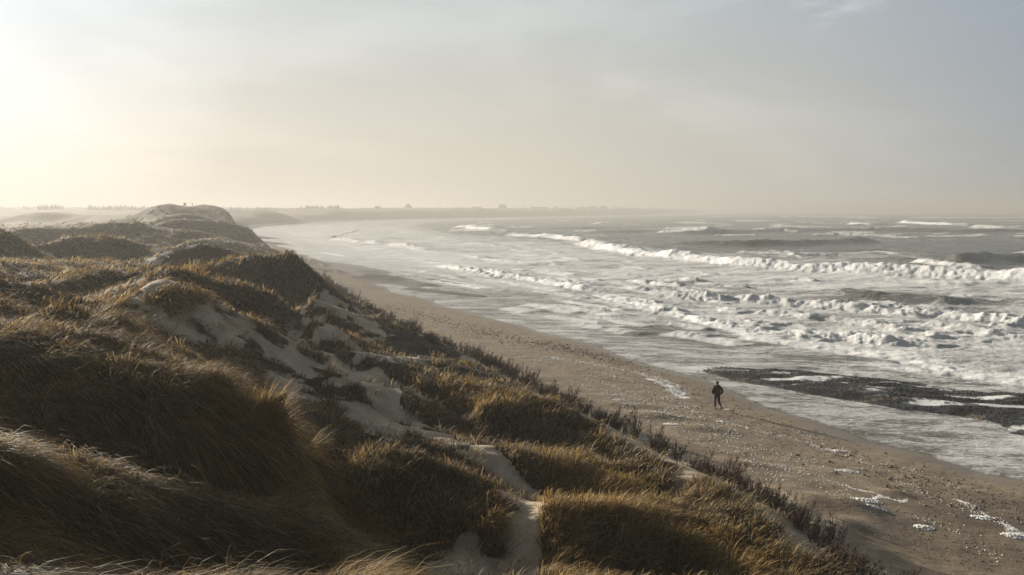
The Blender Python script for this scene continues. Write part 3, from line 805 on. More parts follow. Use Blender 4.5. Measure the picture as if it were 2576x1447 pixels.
while True:
    P_, D_ = along(s_)
    if P_ is None: break
    dn = math.hypot(*D_); nx, ny = D_[1] / dn, -D_[0] / dn         # seaward normal
    o_ = rs.uniform(-.55, .45)
    r_ = math.hypot(*P_)
    if r_ > 125: break
    spots.append((P_[0] + nx * o_, P_[1] + ny * o_))
    if rs.random() < .35 : spots.append((P_[0] + nx * (o_ - .5), P_[1] + ny * (o_ - .5)))
    s_ += rs.uniform(.32, .62) * (1 if r_ < 60 else 1.5) + (rs.random() < .07) * .7
ORD = lambda n: str(n) + ('th' if 10 < n % 100 < 14 else {1: 'st', 2: 'nd', 3: 'rd'}.get(n % 10, 'th'))
for n, (x, y) in enumerate(spots):
    k = rs.randrange(len(SHR)); sc = rs.uniform(.8, 1.35)
    z = float(ground_at(x, y)[0])
    o = bpy.data.objects.new('shrub', SHR[k][0]); COL.objects.link(o)
    o.location = (x, y, z - .02); o.rotation_euler = (rs.uniform(-.1, .1), rs.uniform(-.02, .2), rs.uniform(-1.0, 1.0)); o.scale = (sc, sc, sc * rs.uniform(.85, 1.15))
    lf = bpy.data.objects.new('dry_leaves', SHR[k][1]); COL.objects.link(lf); lf.parent = o
    tag(o, '%s dark twiggy shrub in the dune-foot row, %s from the near end' % (LKS[k], ORD(n + 1)), 'shrub', 'dark shrubs in a row along the dune foot')
# rounded bushes beside the row
def bush(x, y, R_, H_, label):
    z = float(ground_at(x, y)[0]); paths = []; co, fa, b = [], [], 0
    for s in range(46):
        a = rs.random() * 6.283; el = rs.uniform(.15, 1.5); L_ = R_ * rs.uniform(.7, 1.1)
        e_ = np.array([math.cos(a) * math.cos(el) * L_, math.sin(a) * math.cos(el) * L_, math.sin(el) * H_ * rs.uniform(.75, 1.1)])
        m_ = e_ * .55 + np.array([0, 0, -.06 * R_]); paths.append(([np.zeros(3) + np.array([0, 0, -.1]), m_, e_], [.02, .012, .005]))
        for _ in range(60):
            q = m_ + (e_ - m_) * rs.uniform(-.3, 1.15) + np.array([rs.gauss(0, .09) for _ in range(3)]) * R_
            d = np.array([rs.gauss(0, 1) for _ in range(3)]); d /= np.linalg.norm(d); s2 = np.cross(d, [.3, .5, .8]); s2 /= np.linalg.norm(s2)
            l_ = rs.uniform(.05, .09); co += [q, q + d * l_ * .5 + s2 * .02, q + d * l_, q + d * l_ * .5 - s2 * .02]; fa.append((b, b + 1, b + 2, b + 3)); b += 4
    o = link('bush', mesh_from('bush', *tubes(paths)), M_TWIG, loc=(x, y, z)); tag(o, label, 'bush')
    link('foliage', mesh_from('foliage', np.array(co), np.array(fa), smooth=False), M_LEAFLIT, parent=o)
for U, V, z, R_, H_, lb in [(1038, 868, 2.6, 1.2, 1.1, 'rounded dark bush just inland of the shrub row above the white sand'), (1085, 890, 2.6, 1.0, .7, 'low dark bush beside the rounded one, nearer the camera'), (962, 838, 3.2, 1.1, .7, 'small flat dark bush on the sand slope behind the rounded bush')]:
    c = on_plane(U, V, z); bush(c[0], c[1], R_, H_, lb)

# ------------------------------------------------------------------ pebbles, stones, foam lumps
ico = bmesh.new(); bmesh.ops.create_icosphere(ico, subdivisions=1, radius=1)
ICO_V = np.array([v.co[:] for v in ico.verts]); ICO_F = np.array([[v.index for v in f.verts] for f in ico.faces]); ico.free()
def lumps(name, xs, ys, sz, flat, mat, sink=.2, rough_=.3):
    n = len(xs); z = ground_at(xs, ys)
    v = ICO_V[None] * (1 + rough_ * rng.standard_normal((n, len(ICO_V), 1)) * .6)
    s = sz[:, None, None] * np.stack([1 + .5 * rng.random(n), .7 + .4 * rng.random(n), flat * (.7 + .6 * rng.random(n))], -1)[:, None, :]
    a = rng.random(n) * 6.283; v = v * s
    vx = v[..., 0] * np.cos(a)[:, None] - v[..., 1] * np.sin(a)[:, None]; vy = v[..., 0] * np.sin(a)[:, None] + v[..., 1] * np.cos(a)[:, None]
    co = np.stack([vx + xs[:, None], vy + ys[:, None], v[..., 2] + (z + sz * flat * (1 - sink * 2))[:, None]], -1).reshape(-1, 3)
    fa = (np.arange(n)[:, None, None] * len(ICO_V) + ICO_F[None]).reshape(-1, 3)
    return link(name, mesh_from(name, co, fa, smooth=True), mat)
M_STONE = simple('wet_stone', (.009, .008, .006), .5, .6, 5)
M_STONE2 = simple('beach_stone', (.085, .068, .05), .7, .5, 5)
M_FOAM = simple('foam', (.60, .585, .55), .8, .12, 9)
# dark shingle of the bar
def along_line(P, n, w, z=.3):
    L_ = on_plane([a for a, b in P], [b for a, b in P], z); k = rng.integers(0, len(L_) - 1, n * 1)
    ln = np.linalg.norm(np.diff(L_, axis=0), axis=1); k = rng.choice(len(ln), n, p=ln / ln.sum()); f = rng.random(n)[:, None]
    p = L_[k] * (1 - f) + L_[k + 1] * f
    q = rng.standard_normal((n, 2)) * w
    return p[:, 0] + q[:, 0], p[:, 1] + q[:, 1]
x, y = along_line([(1740,920),(1900,944),(2100,966),(2300,986),(2576,1018),(2900,1075)], 26000, 4.2)
_bd, _ba = seg_dist(x, y, BAR); k = np.abs(_bd) < (1.4 + .26 * np.minimum(_ba, 30)) * (1 + .25 * gnoise(x / 1.5, y / 1.5, 401)) + .9 * np.abs(rng.standard_normal(len(x))) * (rng.random(len(x)) < .3); k &= fbm(x / 7, y / 1.4, 4, 97) < .12; x, y = x[k], y[k]
tag(lumps('shingle', x, y, rng.uniform(.02, .06, len(x)), .5, M_STONE), kind='stuff', label='dark wet shingle on the bar in the swash')
# pebbles strewn over the sand
xs_, ys_ = [], []
for P, n, w in [([(1330,858),(1420,868),(1500,882),(1560,900)], 420, 1.5), ([(960,775),(1060,800),(1200,835),(1330,862)], 700, 1.9), ([(1560,900),(1700,955),(1850,1010),(2000,1080)], 380, 1.5), ([(2000,1080),(2200,1170),(2400,1250),(2576,1330)], 600, 1.6), ([(2300,1180),(2450,1230),(2700,1300)], 700, 1.5), ([(2250,1330),(2400,1400),(2500,1447)], 420, 1.6), ([(1700,1000),(1850,1100),(2000,1200)], 300, 2.2)]:
    a, b = along_line(P, n, w, 1.3); xs_.append(a); ys_.append(b)
x, y = np.concatenate(xs_), np.concatenate(ys_)
zz, dd_, ff_ = ground_height(x, y); k = (dd_ > .3) & (ff_ < -.3); x, y = x[k], y[k]
tag(lumps('pebbles', x, y, rng.uniform(.02, .05, len(x)) * np.clip(np.hypot(x, y) / 45, .7, 1.5), .55, M_STONE2), kind='stuff', label='small pebbles strewn over the wet sand')
# bigger stones, one object each
sm = []
for k in range(6):
    v = ICO_V * (1 + .22 * rng.standard_normal((len(ICO_V), 1))) * np.array([1.2, .85, .6]); m_ = mesh_from('stone', v, ICO_F); m_.materials.append(M_STONE2); sm.append(m_)
a1_, b1_ = along_line([(1340,860),(1420,868),(1500,880),(1560,898)], 46, 1.0, 1.2)
a2_, b2_ = along_line([(1000,785),(1150,825),(1300,855)], 30, 1.3, 1.2)
a3_, b3_ = along_line([(2100,1130),(2300,1210),(2500,1300)], 44, 1.7, 1.2)
for (aa, bb, lb) in [(a1_, b1_, 'dark fist-sized stone in the cluster on the wet sand above the path of foam'), (a2_, b2_, 'small dark stone on the far narrow stretch of beach beyond the cluster'), (a3_, b3_, 'small dark stone on the brown sand nearest the right edge')]:
    zz, dd_, ff_ = ground_height(aa, bb)
    for i in range(len(aa)):
        if dd_[i] < .2 or ff_[i] > -.3: continue
        o = bpy.data.objects.new('stone', sm[i % 6]); COL.objects.link(o); s = rs.uniform(.05, .11)
        o.location = (aa[i], bb[i], zz[i] + s * .2); o.scale = (s, s, s); o.rotation_euler = (0, 0, rs.random() * 6)
        tag(o, lb, 'stone', lb.replace('dark fist-sized stone in', 'stones of').replace('small dark stone on', 'stones on'))
# crumbs of foam along the streaks
xs_, ys_ = [], []
for P, w, s in STREAKS:
    L_ = on_plane([a for a, b in P], [b for a, b in P], 1.3); ln = np.linalg.norm(np.diff(L_, axis=0), axis=1).sum()
    a, b = along_line(P, int(150 * ln * max(w, .3) * s ** 2), w * .6, 1.3); xs_.append(a); ys_.append(b)
a, b = along_line([(1000,800),(1300,880),(1600,980),(1900,1100),(2200,1240),(2576,1400)], 900, 2.6, 1.5); xs_.append(a); ys_.append(b)
a, b = along_line([(1500,960),(1700,1040),(1900,1140),(2000,1220)], 2600, 1.6, 1.8); xs_.append(a); ys_.append(b)
x, y = np.concatenate(xs_), np.concatenate(ys_)
k = fbm(x / 1.4, y / .8, 3, 301) > -.12; x, y = x[k], y[k]
zz, dd_, ff_ = ground_height(x, y); k = (dd_ > -.5) & (ff_ < -.4); x, y = x[k], y[k]
tag(lumps('foam_crumbs', x, y, rng.uniform(.012, .042, len(x)) * np.clip(np.hypot(x, y) / 45, .7, 1.6), .6, M_FOAM), kind='stuff', label='crumbs of blown sea foam scattered over the beach')
# larger clumps of foam
def foam_clump(U, V, z, R_, lb):
    c = on_plane(U, V, z); n = 240
    a = rng.random(n) * 6.283; r_ = R_ * rng.random(n) ** .8
    x = c[0] + np.cos(a) * r_ * 1.35; y = c[1] + np.sin(a) * r_ * .7
    o = lumps('foam_clump', x, y, rng.uniform(.03, .085, n) * (1.1 - .6 * r_ / R_), .5, M_FOAM, sink=.15, rough_=.35); tag(o, lb, 'foam', 'big clumps of foam on the beach')
for a in [(2132, 1171, 1.6, .42, 'big white clump of foam beyond the end of the walker\'s shadow'), (2180, 1255, 1.8, .5, 'long white clump of foam beside the small sand hump'), (2206, 1283, 1.8, .3, 'upright white patch of foam below the long clump'),
          (2325, 1322, 1.8, .3, 'small white clump of foam on the dark weed-stained sand'), (2475, 1293, 1.5, .4, 'white clump of foam at the head of the near right foam streak'), (2555, 1345, 1.5, .4, 'large foam clump at the right edge of the picture'),
          (2110, 1113, 1.4, .3, 'white foam clump near the swash to the right of the walker'), (1835, 1016, 1.3, .22, 'tiny clump of foam on bare sand just right of the walker'), (1820, 1053, 1.5, .3, 'foam clump at the walker\'s feet'), (1690, 1062, 1.9, .4, 'foam heap on a sand ripple left of the walker'), (1560, 1006, 1.8, .4, 'foam heap on the sand ridge above the shrub row')]:
    foam_clump(*a)

# ------------------------------------------------------------------ people
def skin(name, V_, E_, Rd, mat, parent=None, sub=2, root=0):
    me = bpy.data.meshes.new(name); me.from_pydata([tuple(v) for v in V_], E_, []); me.update()
    o = bpy.data.objects.new(name, me); COL.objects.link(o)
    m = o.modifiers.new('skin', 'SKIN'); m.use_smooth_shade = True
    sv = me.skin_vertices[0].data
    for i, r in enumerate(Rd):
        sv[i].radius = (r, r) if not isinstance(r, tuple) else r; sv[i].use_root = (i == root)
    s = o.modifiers.new('sub', 'SUBSURF'); s.levels = sub; s.render_levels = sub
    me.materials.append(mat)
    if parent: o.parent = parent
    return o
M_SKIN = simple('skin', (.42, .26, .19), .6, .05)
M_JACK = simple('dark_jacket', (.035, .020, .016), .85, .3, 20)
M_TROU = simple('dark_trousers', (.012, .013, .018), .8, .2, 20)
M_HAT = simple('brown_cap', (.12, .055, .03), .9, .2, 30)
M_BOOT = simple('black_shoe', (.012, .012, .013), .5, .2, 20)
M_HAIR = simple('brown_hair', (.06, .035, .02), .7, .3, 40)
def person(x, y, z, head, lb, stride=1.0, h=1.78, jack=M_JACK, hood=True):
    """front of the body is +Y before turning; stride 1 is mid-step, 0 stands"""
    s = h / 1.78
    hipL, hipR = (-.09, 0, .93), (.09, 0, .93)
    kneL, ankL, toeL = (-.10, .05 * stride, .50), (-.11, -.01, .09), (-.12, .16, .035)
    kneR, ankR, toeR = (.12, .02 * stride, .50), (.20 * stride + .10 * (1 - stride), -.28 * stride, .09 + .13 * stride), (.215 * stride + .11 * (1 - stride), -.20 * stride + .16 * (1 - stride), .035 + .01 * stride)
    pel, spi, che, nek, hea, top = (0, 0, .98), (0, .0, 1.15), (0, .02, 1.38), (0, .03, 1.50), (0, .07, 1.61), (0, .075, 1.70)
    shL, shR = (-.19, .0, 1.41), (.19, .0, 1.41)
    elL, elR = (-.29, -.05, 1.16), (.31, -.06, 1.15)
    wrL, wrR = (-.24, .10, .98), (.25, .10, .97)
    haL, haR = (-.22, .15, .93), (.23, .15, .92)
    V_ = [pel, spi, che, nek, hea, top, hipL, kneL, ankL, toeL, hipR, kneR, ankR, toeR, shL, elL, wrL, haL, shR, elR, wrR, haR]
    E_ = [(0, 1), (1, 2), (2, 3), (3, 4), (4, 5), (0, 6), (6, 7), (7, 8), (8, 9), (0, 10), (10, 11), (11, 12), (12, 13), (2, 14), (14, 15), (15, 16), (16, 17), (2, 18), (18, 19), (19, 20), (20, 21)]
    Rd = [.13, .12, .14, .055, .095, .075, .085, .055, .04, .035, .085, .055, .04, .035, .06, .045, .03, .04, .06, .045, .03, .04]
    for (w_, sgn) in ((wrL, -1), (wrR, 1)):          # fingers and thumb, bent as in a pocket
        b_ = 17 if sgn < 0 else 21; hx, hy, hz = V_[b_]
        for q in range(4):
            i0 = len(V_); V_.append((hx + (q - 1.5) * .020, hy + .035, hz - .03)); V_.append((hx + (q - 1.5) * .021, hy + .045 - .01 * abs(q - 1.5), hz - .07 + .006 * abs(q - 1)))
            E_ += [(b_, i0), (i0, i0 + 1)]; Rd += [.010, .008]
        i0 = len(V_); V_.append((hx - sgn * .045, hy + .02, hz - .01)); E_.append((b_, i0)); Rd.append(.010)
    body = skin('person', [(a * s, b * s, c * s) for a, b, c in V_], E_, [r * s for r in Rd], M_SKIN, sub=1)
    # a nose and the ears
    def blob(name, c, r, mat, par, n=12, hemi=0):
        bm = bmesh.new(); bmesh.ops.create_uvsphere(bm, u_segments=n, v_segments=n - 2, radius=1)
        for v in bm.verts:
            v.co.x = v.co.x * r[0]; v.co.y *= r[1]; v.co.z *= r[2]
            if hemi and v.co.z < -hemi: v.co.z = -hemi
            v.co += Vector(c)
            v.co *= s
        me = bpy.data.meshes.new(name); bm.to_mesh(me); bm.free()
        for p in me.polygons: p.use_smooth = True
        return link(name, me, mat, parent=par)
    blob('nose', (0, .185, 1.615), (.016, .025, .022), M_SKIN, body, 8)
    for e_ in (-1, 1): blob('ear', (e_ * .088, .065, 1.615), (.012, .025, .034), M_SKIN, body, 8)
    blob('hair', (0, .045, 1.635), (.098, .105, .10), M_HAIR, body)
    blob('cap', (0, .065, 1.685), (.105, .122, .095), M_HAT, body, 14, .03)
    tv = [pel, hipL, kneL, (ankL[0], ankL[1], ankL[2] + .02), hipR, kneR, (ankR[0], ankR[1] + .02, ankR[2] + .03)]
    skin('trousers', [(a * s, b * s, c * s) for a, b, c in tv], [(0, 1), (1, 2), (2, 3), (0, 4), (4, 5), (5, 6)], [r * s for r in (.16, .105, .078, .062, .105, .078, .062)], M_TROU, body)
    for a, t_ in ((ankL, toeL), (ankR, toeR)):
        hl = (a[0], a[1] - .05, a[2] - .04)
        skin('shoe', [(p * s, q * s, r * s) for p, q, r in (hl, a, t_)], [(1, 0), (1, 2)], [r * s for r in (.042, .056, .042)], M_BOOT, body, sub=1, root=1)
    jv = [(0, 0, .86), (0, 0, 1.0), spi, (0, .01, 1.32), (0, .02, 1.46), shL, elL, wrL, shR, elR, wrR]
    skin('jacket', [(a * s, b * s, c * s) for a, b, c in jv], [(0, 1), (1, 2), (2, 3), (3, 4), (3, 5), (5, 6), (6, 7), (3, 8), (8, 9), (9, 10)],
         [(.20 * s, .16 * s), (.205 * s, .165 * s), (.21 * s, .17 * s), (.20 * s, .165 * s), (.12 * s, .11 * s), .105 * s, .092 * s, .062 * s, .105 * s, .092 * s, .062 * s], jack, body, root=2)
    if hood: blob('hood', (.02, -.05, 1.50), (.155, .115, .075), jack, body)
    body.location = (x, y, z); body.rotation_euler = (0, 0, head); tag(body, lb, 'person')
    return body
def on_ground(U, V):
    z = 2.0
    for _ in range(12): c = on_plane(U, V, z); z = .5 * z + .5 * float(ground_at(c[0], c[1])[0])
    return c[0], c[1], z
x, y, z = on_ground(1803, 1030)
person(x, y, z, math.radians(-4), 'lone walker in a dark hooded jacket and brown cap seen from behind on the beach', 1.0, 1.88)
M_FARJ = simple('grey_coat', (.03, .03, .032), .85, .2, 20)
for U, Y, lb, st, hd in [(464.0, 337, 'distant person on the far dune crest, left one of the two standing close together', .5, .6), (467.6, 337.3, 'distant person on the far dune crest, right one of the two standing close together', 0, -1.0), (484, 334.5, 'distant lone person half hidden behind the far dune crest, right of the pair', .3, 2)]:
    sx_, _ = ray(U, 520); sx_ = float(sx_); yy = np.linspace(Y - 22, Y + 22, 80); xx = sx_ * yy; zz = ground_at(xx, yy)
    k = int(np.argmax((zz - CAMZ) / yy)); 
    if U > 480: k = min(k + 3, 79)
    person(xx[k], yy[k], zz[k] - .04, hd, lb, st, 1.8, M_FARJ, False)

# ------------------------------------------------------------------ village on the headland
M_WALLD = simple('dark_brick', (.12, .07, .05), .9, .2, .5); M_WALLW = simple('white_wall', (.72, .70, .66), .8, .06, .5)
M_ROOF = simple('slate_roof', (.06, .055, .05), .8, .25, 1); M_ROOFR = simple('tile_roof', (.16, .07, .045), .85, .2, 1)
M_WIN = simple('window_glass', (.03, .035, .04), .2, .1, 1); M_STEEL = simple('mast_steel', (.22, .21, .2), .5, .1, 1)
def box(bm, x0, x1, y0, y1, z0, z1):
    v = [bm.verts.new((a, b, c)) for c in (z0, z1) for a, b in ((x0, y0), (x1, y0), (x1, y1), (x0, y1))]
    for f in ((3, 2, 1, 0), (4, 5, 6, 7), (0, 1, 5, 4), (1, 2, 6, 5), (2, 3, 7, 6), (3, 0, 4, 7)): bm.faces.new([v[i] for i in f])
def bmo(name, bm, mat, parent=None):
    me = bpy.data.meshes.new(name); bm.to_mesh(me); bm.free(); return link(name, me, mat, parent=parent)
def house(U, Y, w_, d_, hw, hr, lb, rot=0, hip=0.0, wall=M_WALLD, roof=M_ROOF, chim=(), nwin=3):
    sx_, _ = ray(U, 530); x, y = float(sx_) * Y, Y; z = float(ground_at(x, y)[0]) - .6
    root = bpy.data.objects.new('house', None); COL.objects.link(root); root.location = (x, y, z); root.rotation_euler = (0, 0, rot - math.atan2(x, y) )
    tag(root, lb, 'house', 'houses of the village on the headland')
    a, b = w_ / 2, d_ / 2
    bm = bmesh.new(); box(bm, -a, a, -b, b, 0, hw)
    if not hip:
        for s in (-1, 1):
            v = [bm.verts.new(p) for p in ((s * a, -b, hw), (s * a, b, hw), (s * a, 0, hw + hr))]; bm.faces.new(v if s > 0 else v[::-1])
    wl_ = bmo('wall', bm, wall, root)
    bm = bmesh.new(); o_ = .5; k = hip * a
    e = [bm.verts.new(p) for p in ((-a - o_, -b - o_, hw - .1), (a + o_, -b - o_, hw - .1), (a + o_, b + o_, hw - .1), (-a - o_, b + o_, hw - .1))]
    r = [bm.verts.new((-a - o_ + k, 0, hw + hr + .15)), bm.verts.new((a + o_ - k, 0, hw + hr + .15))]
    bm.faces.new((e[0], e[1], r[1], r[0])); bm.faces.new((e[2], e[3], r[0], r[1])); bm.faces.new((e[1], e[2], r[1])); bm.faces.new((e[3], e[0], r[0])); bm.faces.new(e[::-1])
    rf = bmo('roof', bm, roof, root)
    for c in chim:
        bm = bmesh.new(); box(bm, c * a - .6, c * a + .6, -.5, .5, hw + hr * .5, hw + hr + 1.6); bmo('chimney', bm, wall, rf)
    for i in range(nwin):
        cx_ = -a + (i + 1) * w_ / (nwin + 1); bm = bmesh.new(); box(bm, cx_ - .7, cx_ + .7, -b - .06, -b + .1, hw * .35, hw * .75); bmo('window', bm, M_WIN, root)
HS = [
 (950, 1290, 15.5, 10, 2.8, 4.6, 'first of the two steep-hipped houses standing alone on the headland, farther left', 0, .55, M_WALLD, M_ROOF, (), 3),
 (1027, 1400, 13, 10, 3.0, 5.6, 'second steep-hipped house standing alone on the headland, with a stubby chimney', 0, .6, M_WALLD, M_ROOF, (.1,), 3),
 (1198, 1560, 22, 9, 2.2, 2.4, 'long low house with a dark roof left of the big hotel', 0, .2, M_WALLD, M_ROOF, (), 4),
 (1152, 1520, 30, 9, 1.6, 2.0, 'lowest and longest roof on the ridge left of the big hotel', 0, .3, M_WALLD, M_ROOF, (), 4),
 (1264.5, 1650, 17.5, 11, 6.0, 4.6, 'tall big hotel with a chimney at each end of its roof', 0, .3, M_WALLD, M_ROOF, (-.82, .72), 5),
 (1363, 1800, 30, 9, 2.5, 2.0, 'long flat-looking building right of the mast', 0, .12, M_WALLD, M_ROOF, (), 5),
 (1342, 1790, 16, 9, 2.6, 2.4, 'low house between the mast and the long flat building', 0, .2, M_WALLD, M_ROOFR, (), 3),
 (1398, 1900, 11, 9, 4.6, 3.4, 'narrow two storey house standing above its neighbours in the middle of the village', 0, .15, M_WALLD, M_ROOF, (), 2),
 (1425, 1930, 28, 9, 2.4, 2.2, 'long row house right of the narrow two storey house', 0, .1, M_WALLD, M_ROOFR, (), 5),
 (1463, 2020, 27, 10, 2.6, 2.6, 'wide low house with a pole beside the white gabled house', 0, .15, M_WALLD, M_ROOF, (.6,), 4),
 (1482, 2040, 8, 10, 5.0, 3.0, 'white gabled house on the headland', 1.3, 0, M_WALLW, M_ROOF, (), 1),
 (1494, 2080, 20, 10, 5.2, 2.8, 'two storey house behind the white gable', 0, .2, M_WALLD, M_ROOF, (), 4),
 (1518, 2130, 22, 11, 5.6, 3.6, 'highest broad house in the right half of the village', 0, .25, M_WALLD, M_ROOF, (), 5),
 (1546, 2170, 8, 8, 3.6, 4.0, 'small pointed house in the gap between two broad ones', 0, .5, M_WALLD, M_ROOF, (), 1),
 (1562, 2230, 18, 10, 4.6, 3.0, 'house with a thin chimney at its left end', 0, .2, M_WALLD, M_ROOF, (-.8,), 3),
 (1582, 2270, 22, 10, 4.0, 2.4, 'plain middle house joined between two taller ones near the village end', 0, .1, M_WALLD, M_ROOFR, (), 4),
 (1602, 2300, 21, 10, 5.0, 3.2, 'last broad house before the village thins out', 0, .12, M_WALLD, M_ROOF, (), 4),
 (1634, 2420, 16, 9, 2.6, 2.2, 'small house after the gap, near the tip of the headland', 0, .1, M_WALLW, M_ROOF, (), 3),
 (1660, 2500, 16, 9, 3.4, 2.4, 'second house from the tip of the headland', 0, .1, M_WALLD, M_ROOF, (), 3),
 (1677, 2560, 14, 9, 4.6, 2.4, 'house nearest the tip of the headland', 0, .2, M_WALLD, M_ROOF, (), 2),
 (1440, 1880, 6, 6, 2.6, 2.0, 'tiny white hut below the long row house', 1.3, 0, M_WALLW, M_ROOF, (), 0),
 (1452, 1890, 6, 6, 2.6, 2.0, 'tiny white hut right of the other hut, below the village', 1.3, 0, M_WALLW, M_ROOF, (), 0),
]
for h_ in HS: house(*h_)
sx_, _ = ray(1317, 530); x, y = float(sx_) * 1760, 1760.0; z = float(ground_at(x, y)[0])
pth = [([(x, y, z - 1), (x, y, z + 16), (x, y, z + 27)], [.75, .55, .3])]
mast = link('radio_mast', mesh_from('radio_mast', *tubes(pth, 6)), M_STEEL); tag(mast, 'thin tall mast standing on the headland right of the hotel', 'mast')
for k in range(3):
    a = 2.1 * k; link('guy_wire', mesh_from('guy_wire', *tubes([([(x, y, z + 20), (x + math.cos(a) * 12, y + math.sin(a) * 12, z)], [.05, .05])], 4)), M_STEEL, parent=mast)
# conifers and scrub along the far skyline, one mass
vs_, fs_, b = [], [], 0
for (U0, U1, n, Y0, Y1, h0, h1) in [(95, 160, 60, 1100, 1250, 4, 8), (-100, 95, 50, 1100, 1300, 2, 5), (160, 225, 30, 1150, 1300, 2, 4.5), (222, 372, 120, 1050, 1250, 4.5, 8.5), (560, 660, 70, 900, 1050, 3, 6.5), (660, 700, 20, 950, 1050, 2, 5), (770, 860, 80, 1050, 1150, 3, 6.5), (700, 780, 30, 1000, 1150, 2, 4), (860, 960, 40, 1150, 1250, 1.5, 4), (970, 1250, 90, 1350, 1500, 1.5, 4), (1280, 1420, 30, 1700, 1800, 2, 4.5), (1420, 1640, 40, 1950, 2200, 1.5, 4)]:
    for _ in range(n):
        U = rs.uniform(U0, U1); Y = rs.uniform(Y0, Y1); sx_, _z = ray(U, 530); x, y = float(sx_) * Y, Y
        z = float(ground_at(x, y)[0]); H_ = rs.uniform(h0, h1) * rs.uniform(.7, 1.1); w_ = H_ * rs.uniform(.28, .5)
        for l_ in range(4):                          # ragged tiers
            zb, zt = z + H_ * (l_ * .22), z + H_ * (l_ * .22 + .42); rw = w_ * (1 - l_ * .23)
            n0 = 7; ring = [(x + math.cos(6.283 * q / n0) * rw * rs.uniform(.7, 1.2), y + math.sin(6.283 * q / n0) * rw * rs.uniform(.7, 1.2), zb + rs.uniform(-.3, .3)) for q in range(n0)]
            vs_ += ring + [(x + rs.uniform(-.2, .2), y, min(zt, z + H_))]
            fs_ += [(b + q, b + (q + 1) % n0, b + n0) for q in range(n0)]; b += n0 + 1
M_WOOD = simple('distant_conifers', (.05, .055, .03), .9, .4, .3)
tag(link('distant_wood', mesh_from('distant_wood', np.array(vs_), np.array(fs_), smooth=False), M_WOOD), kind='stuff', label='ragged dark conifers along the far skyline')
#@@LIGHT
# ------------------------------------------------------------------ light, sky, haze, camera
SUN_EL, SUN_AZ = math.radians(15.5), math.radians(-50.0)      # azimuth from +Y, negative is left
sd = Vector((math.cos(SUN_EL) * math.sin(SUN_AZ), math.cos(SUN_EL) * math.cos(SUN_AZ), math.sin(SUN_EL)))
L = bpy.data.lights.new('sun', 'SUN'); L.energy = 5.0; L.angle = math.radians(.6); L.color = (1.0, .91, .77)
lo = bpy.data.objects.new('sun', L); COL.objects.link(lo); lo.rotation_euler = sd.to_track_quat('Z', 'Y').to_euler()
w = bpy.data.worlds.new('World'); SC.world = w; w.use_nodes = True
nt = w.node_tree; nt.nodes.clear()
out = nt.nodes.new('ShaderNodeOutputWorld'); bg = nt.nodes.new('ShaderNodeBackground')
sky = nt.nodes.new('ShaderNodeTexSky'); sky.sky_type = 'NISHITA'; sky.sun_disc = False
sky.sun_elevation = SUN_EL; sky.sun_rotation = SUN_AZ
sky.air_density = 1.0; sky.dust_density = 3.0; sky.ozone_density = 1.0; sky.altitude = 10
hs = nt.nodes.new('ShaderNodeHueSaturation'); hs.inputs['Saturation'].default_value = .45
nt.links.new(sky.outputs[0], hs.inputs['Color'])
def wn(typ, **k):
    nd = nt.nodes.new(typ)
    for a, b in k.items(): setattr(nd, a, b)
    return nd
def wl(a, b): nt.links.new(a, b)
tc = wn('ShaderNodeTexCoord')
# thin bright veil of cloud round the sun: by the angle to it, and by height
dp = wn('ShaderNodeVectorMath', operation='DOT_PRODUCT'); wl(tc.outputs['Generated'], dp.inputs[0]); dp.inputs[1].default_value = sd
ac = wn('ShaderNodeMath', operation='ARCCOSINE'); wl(dp.outputs['Value'], ac.inputs[0])
mr = wn('ShaderNodeMapRange'); wl(ac.outputs[0], mr.inputs[0]); mr.inputs[1].default_value = 0; mr.inputs[2].default_value = math.pi
cr = wn('ShaderNodeValToRGB'); wl(mr.outputs[0], cr.inputs[0])
stops = [(0, (1.1, 1.05, .98)), (9, (.85, .815, .76)), (17, (.70, .685, .65)), (24, (.595, .57, .52)), (31, (.50, .472, .42)), (51, (.45, .43, .38)), (70, (.36, .36, .345)), (86, (.235, .265, .298)), (120, (.13, .145, .17)), (180, (.10, .115, .14))]
el_ = cr.color_ramp.elements
while len(el_) < len(stops): el_.new(.5)
for e, (a, c) in zip(el_, stops): e.position = a / 180; e.color = (*c, 1)
# low down the veil is warmer and greyer
sx = wn('ShaderNodeSeparateXYZ'); wl(tc.outputs['Generated'], sx.inputs[0])
me_ = wn('ShaderNodeMapRange', interpolation_type='SMOOTHSTEP'); wl(sx.outputs[2], me_.inputs[0]); me_.inputs[1].default_value = 0.0; me_.inputs[2].default_value = .32
lo_ = wn('ShaderNodeMix', data_type='RGBA', blend_type='MULTIPLY'); lo_.inputs[0].default_value = 1
tn = wn('ShaderNodeMix', data_type='RGBA'); wl(me_.outputs[0], tn.inputs[0]); tn.inputs[6].default_value = (1.06, 1.02, .96, 1); tn.inputs[7].default_value = (.80, .90, 1.03, 1)
wl(cr.outputs[0], lo_.inputs[6]); wl(tn.outputs[2], lo_.inputs[7])
# soft wisps
mp = wn('ShaderNodeMapping'); wl(tc.outputs['Generated'], mp.inputs[0]); mp.inputs['Scale'].default_value = (1, 1, 3.2); mp.inputs['Rotation'].default_value = (0, .25, 0)
nz1 = wn('ShaderNodeTexNoise'); wl(mp.outputs[0], nz1.inputs['Vector']); nz1.inputs['Scale'].default_value = 2.3; nz1.inputs['Detail'].default_value = 5; nz1.inputs['Roughness'].default_value = .5; nz1.inputs['Distortion'].default_value = .4
mw = wn('ShaderNodeMapRange', interpolation_type='SMOOTHSTEP'); wl(nz1.outputs[0], mw.inputs[0]); mw.inputs[1].default_value = .40; mw.inputs[2].default_value = .72; mw.inputs[3].default_value = .95; mw.inputs[4].default_value = 1.12
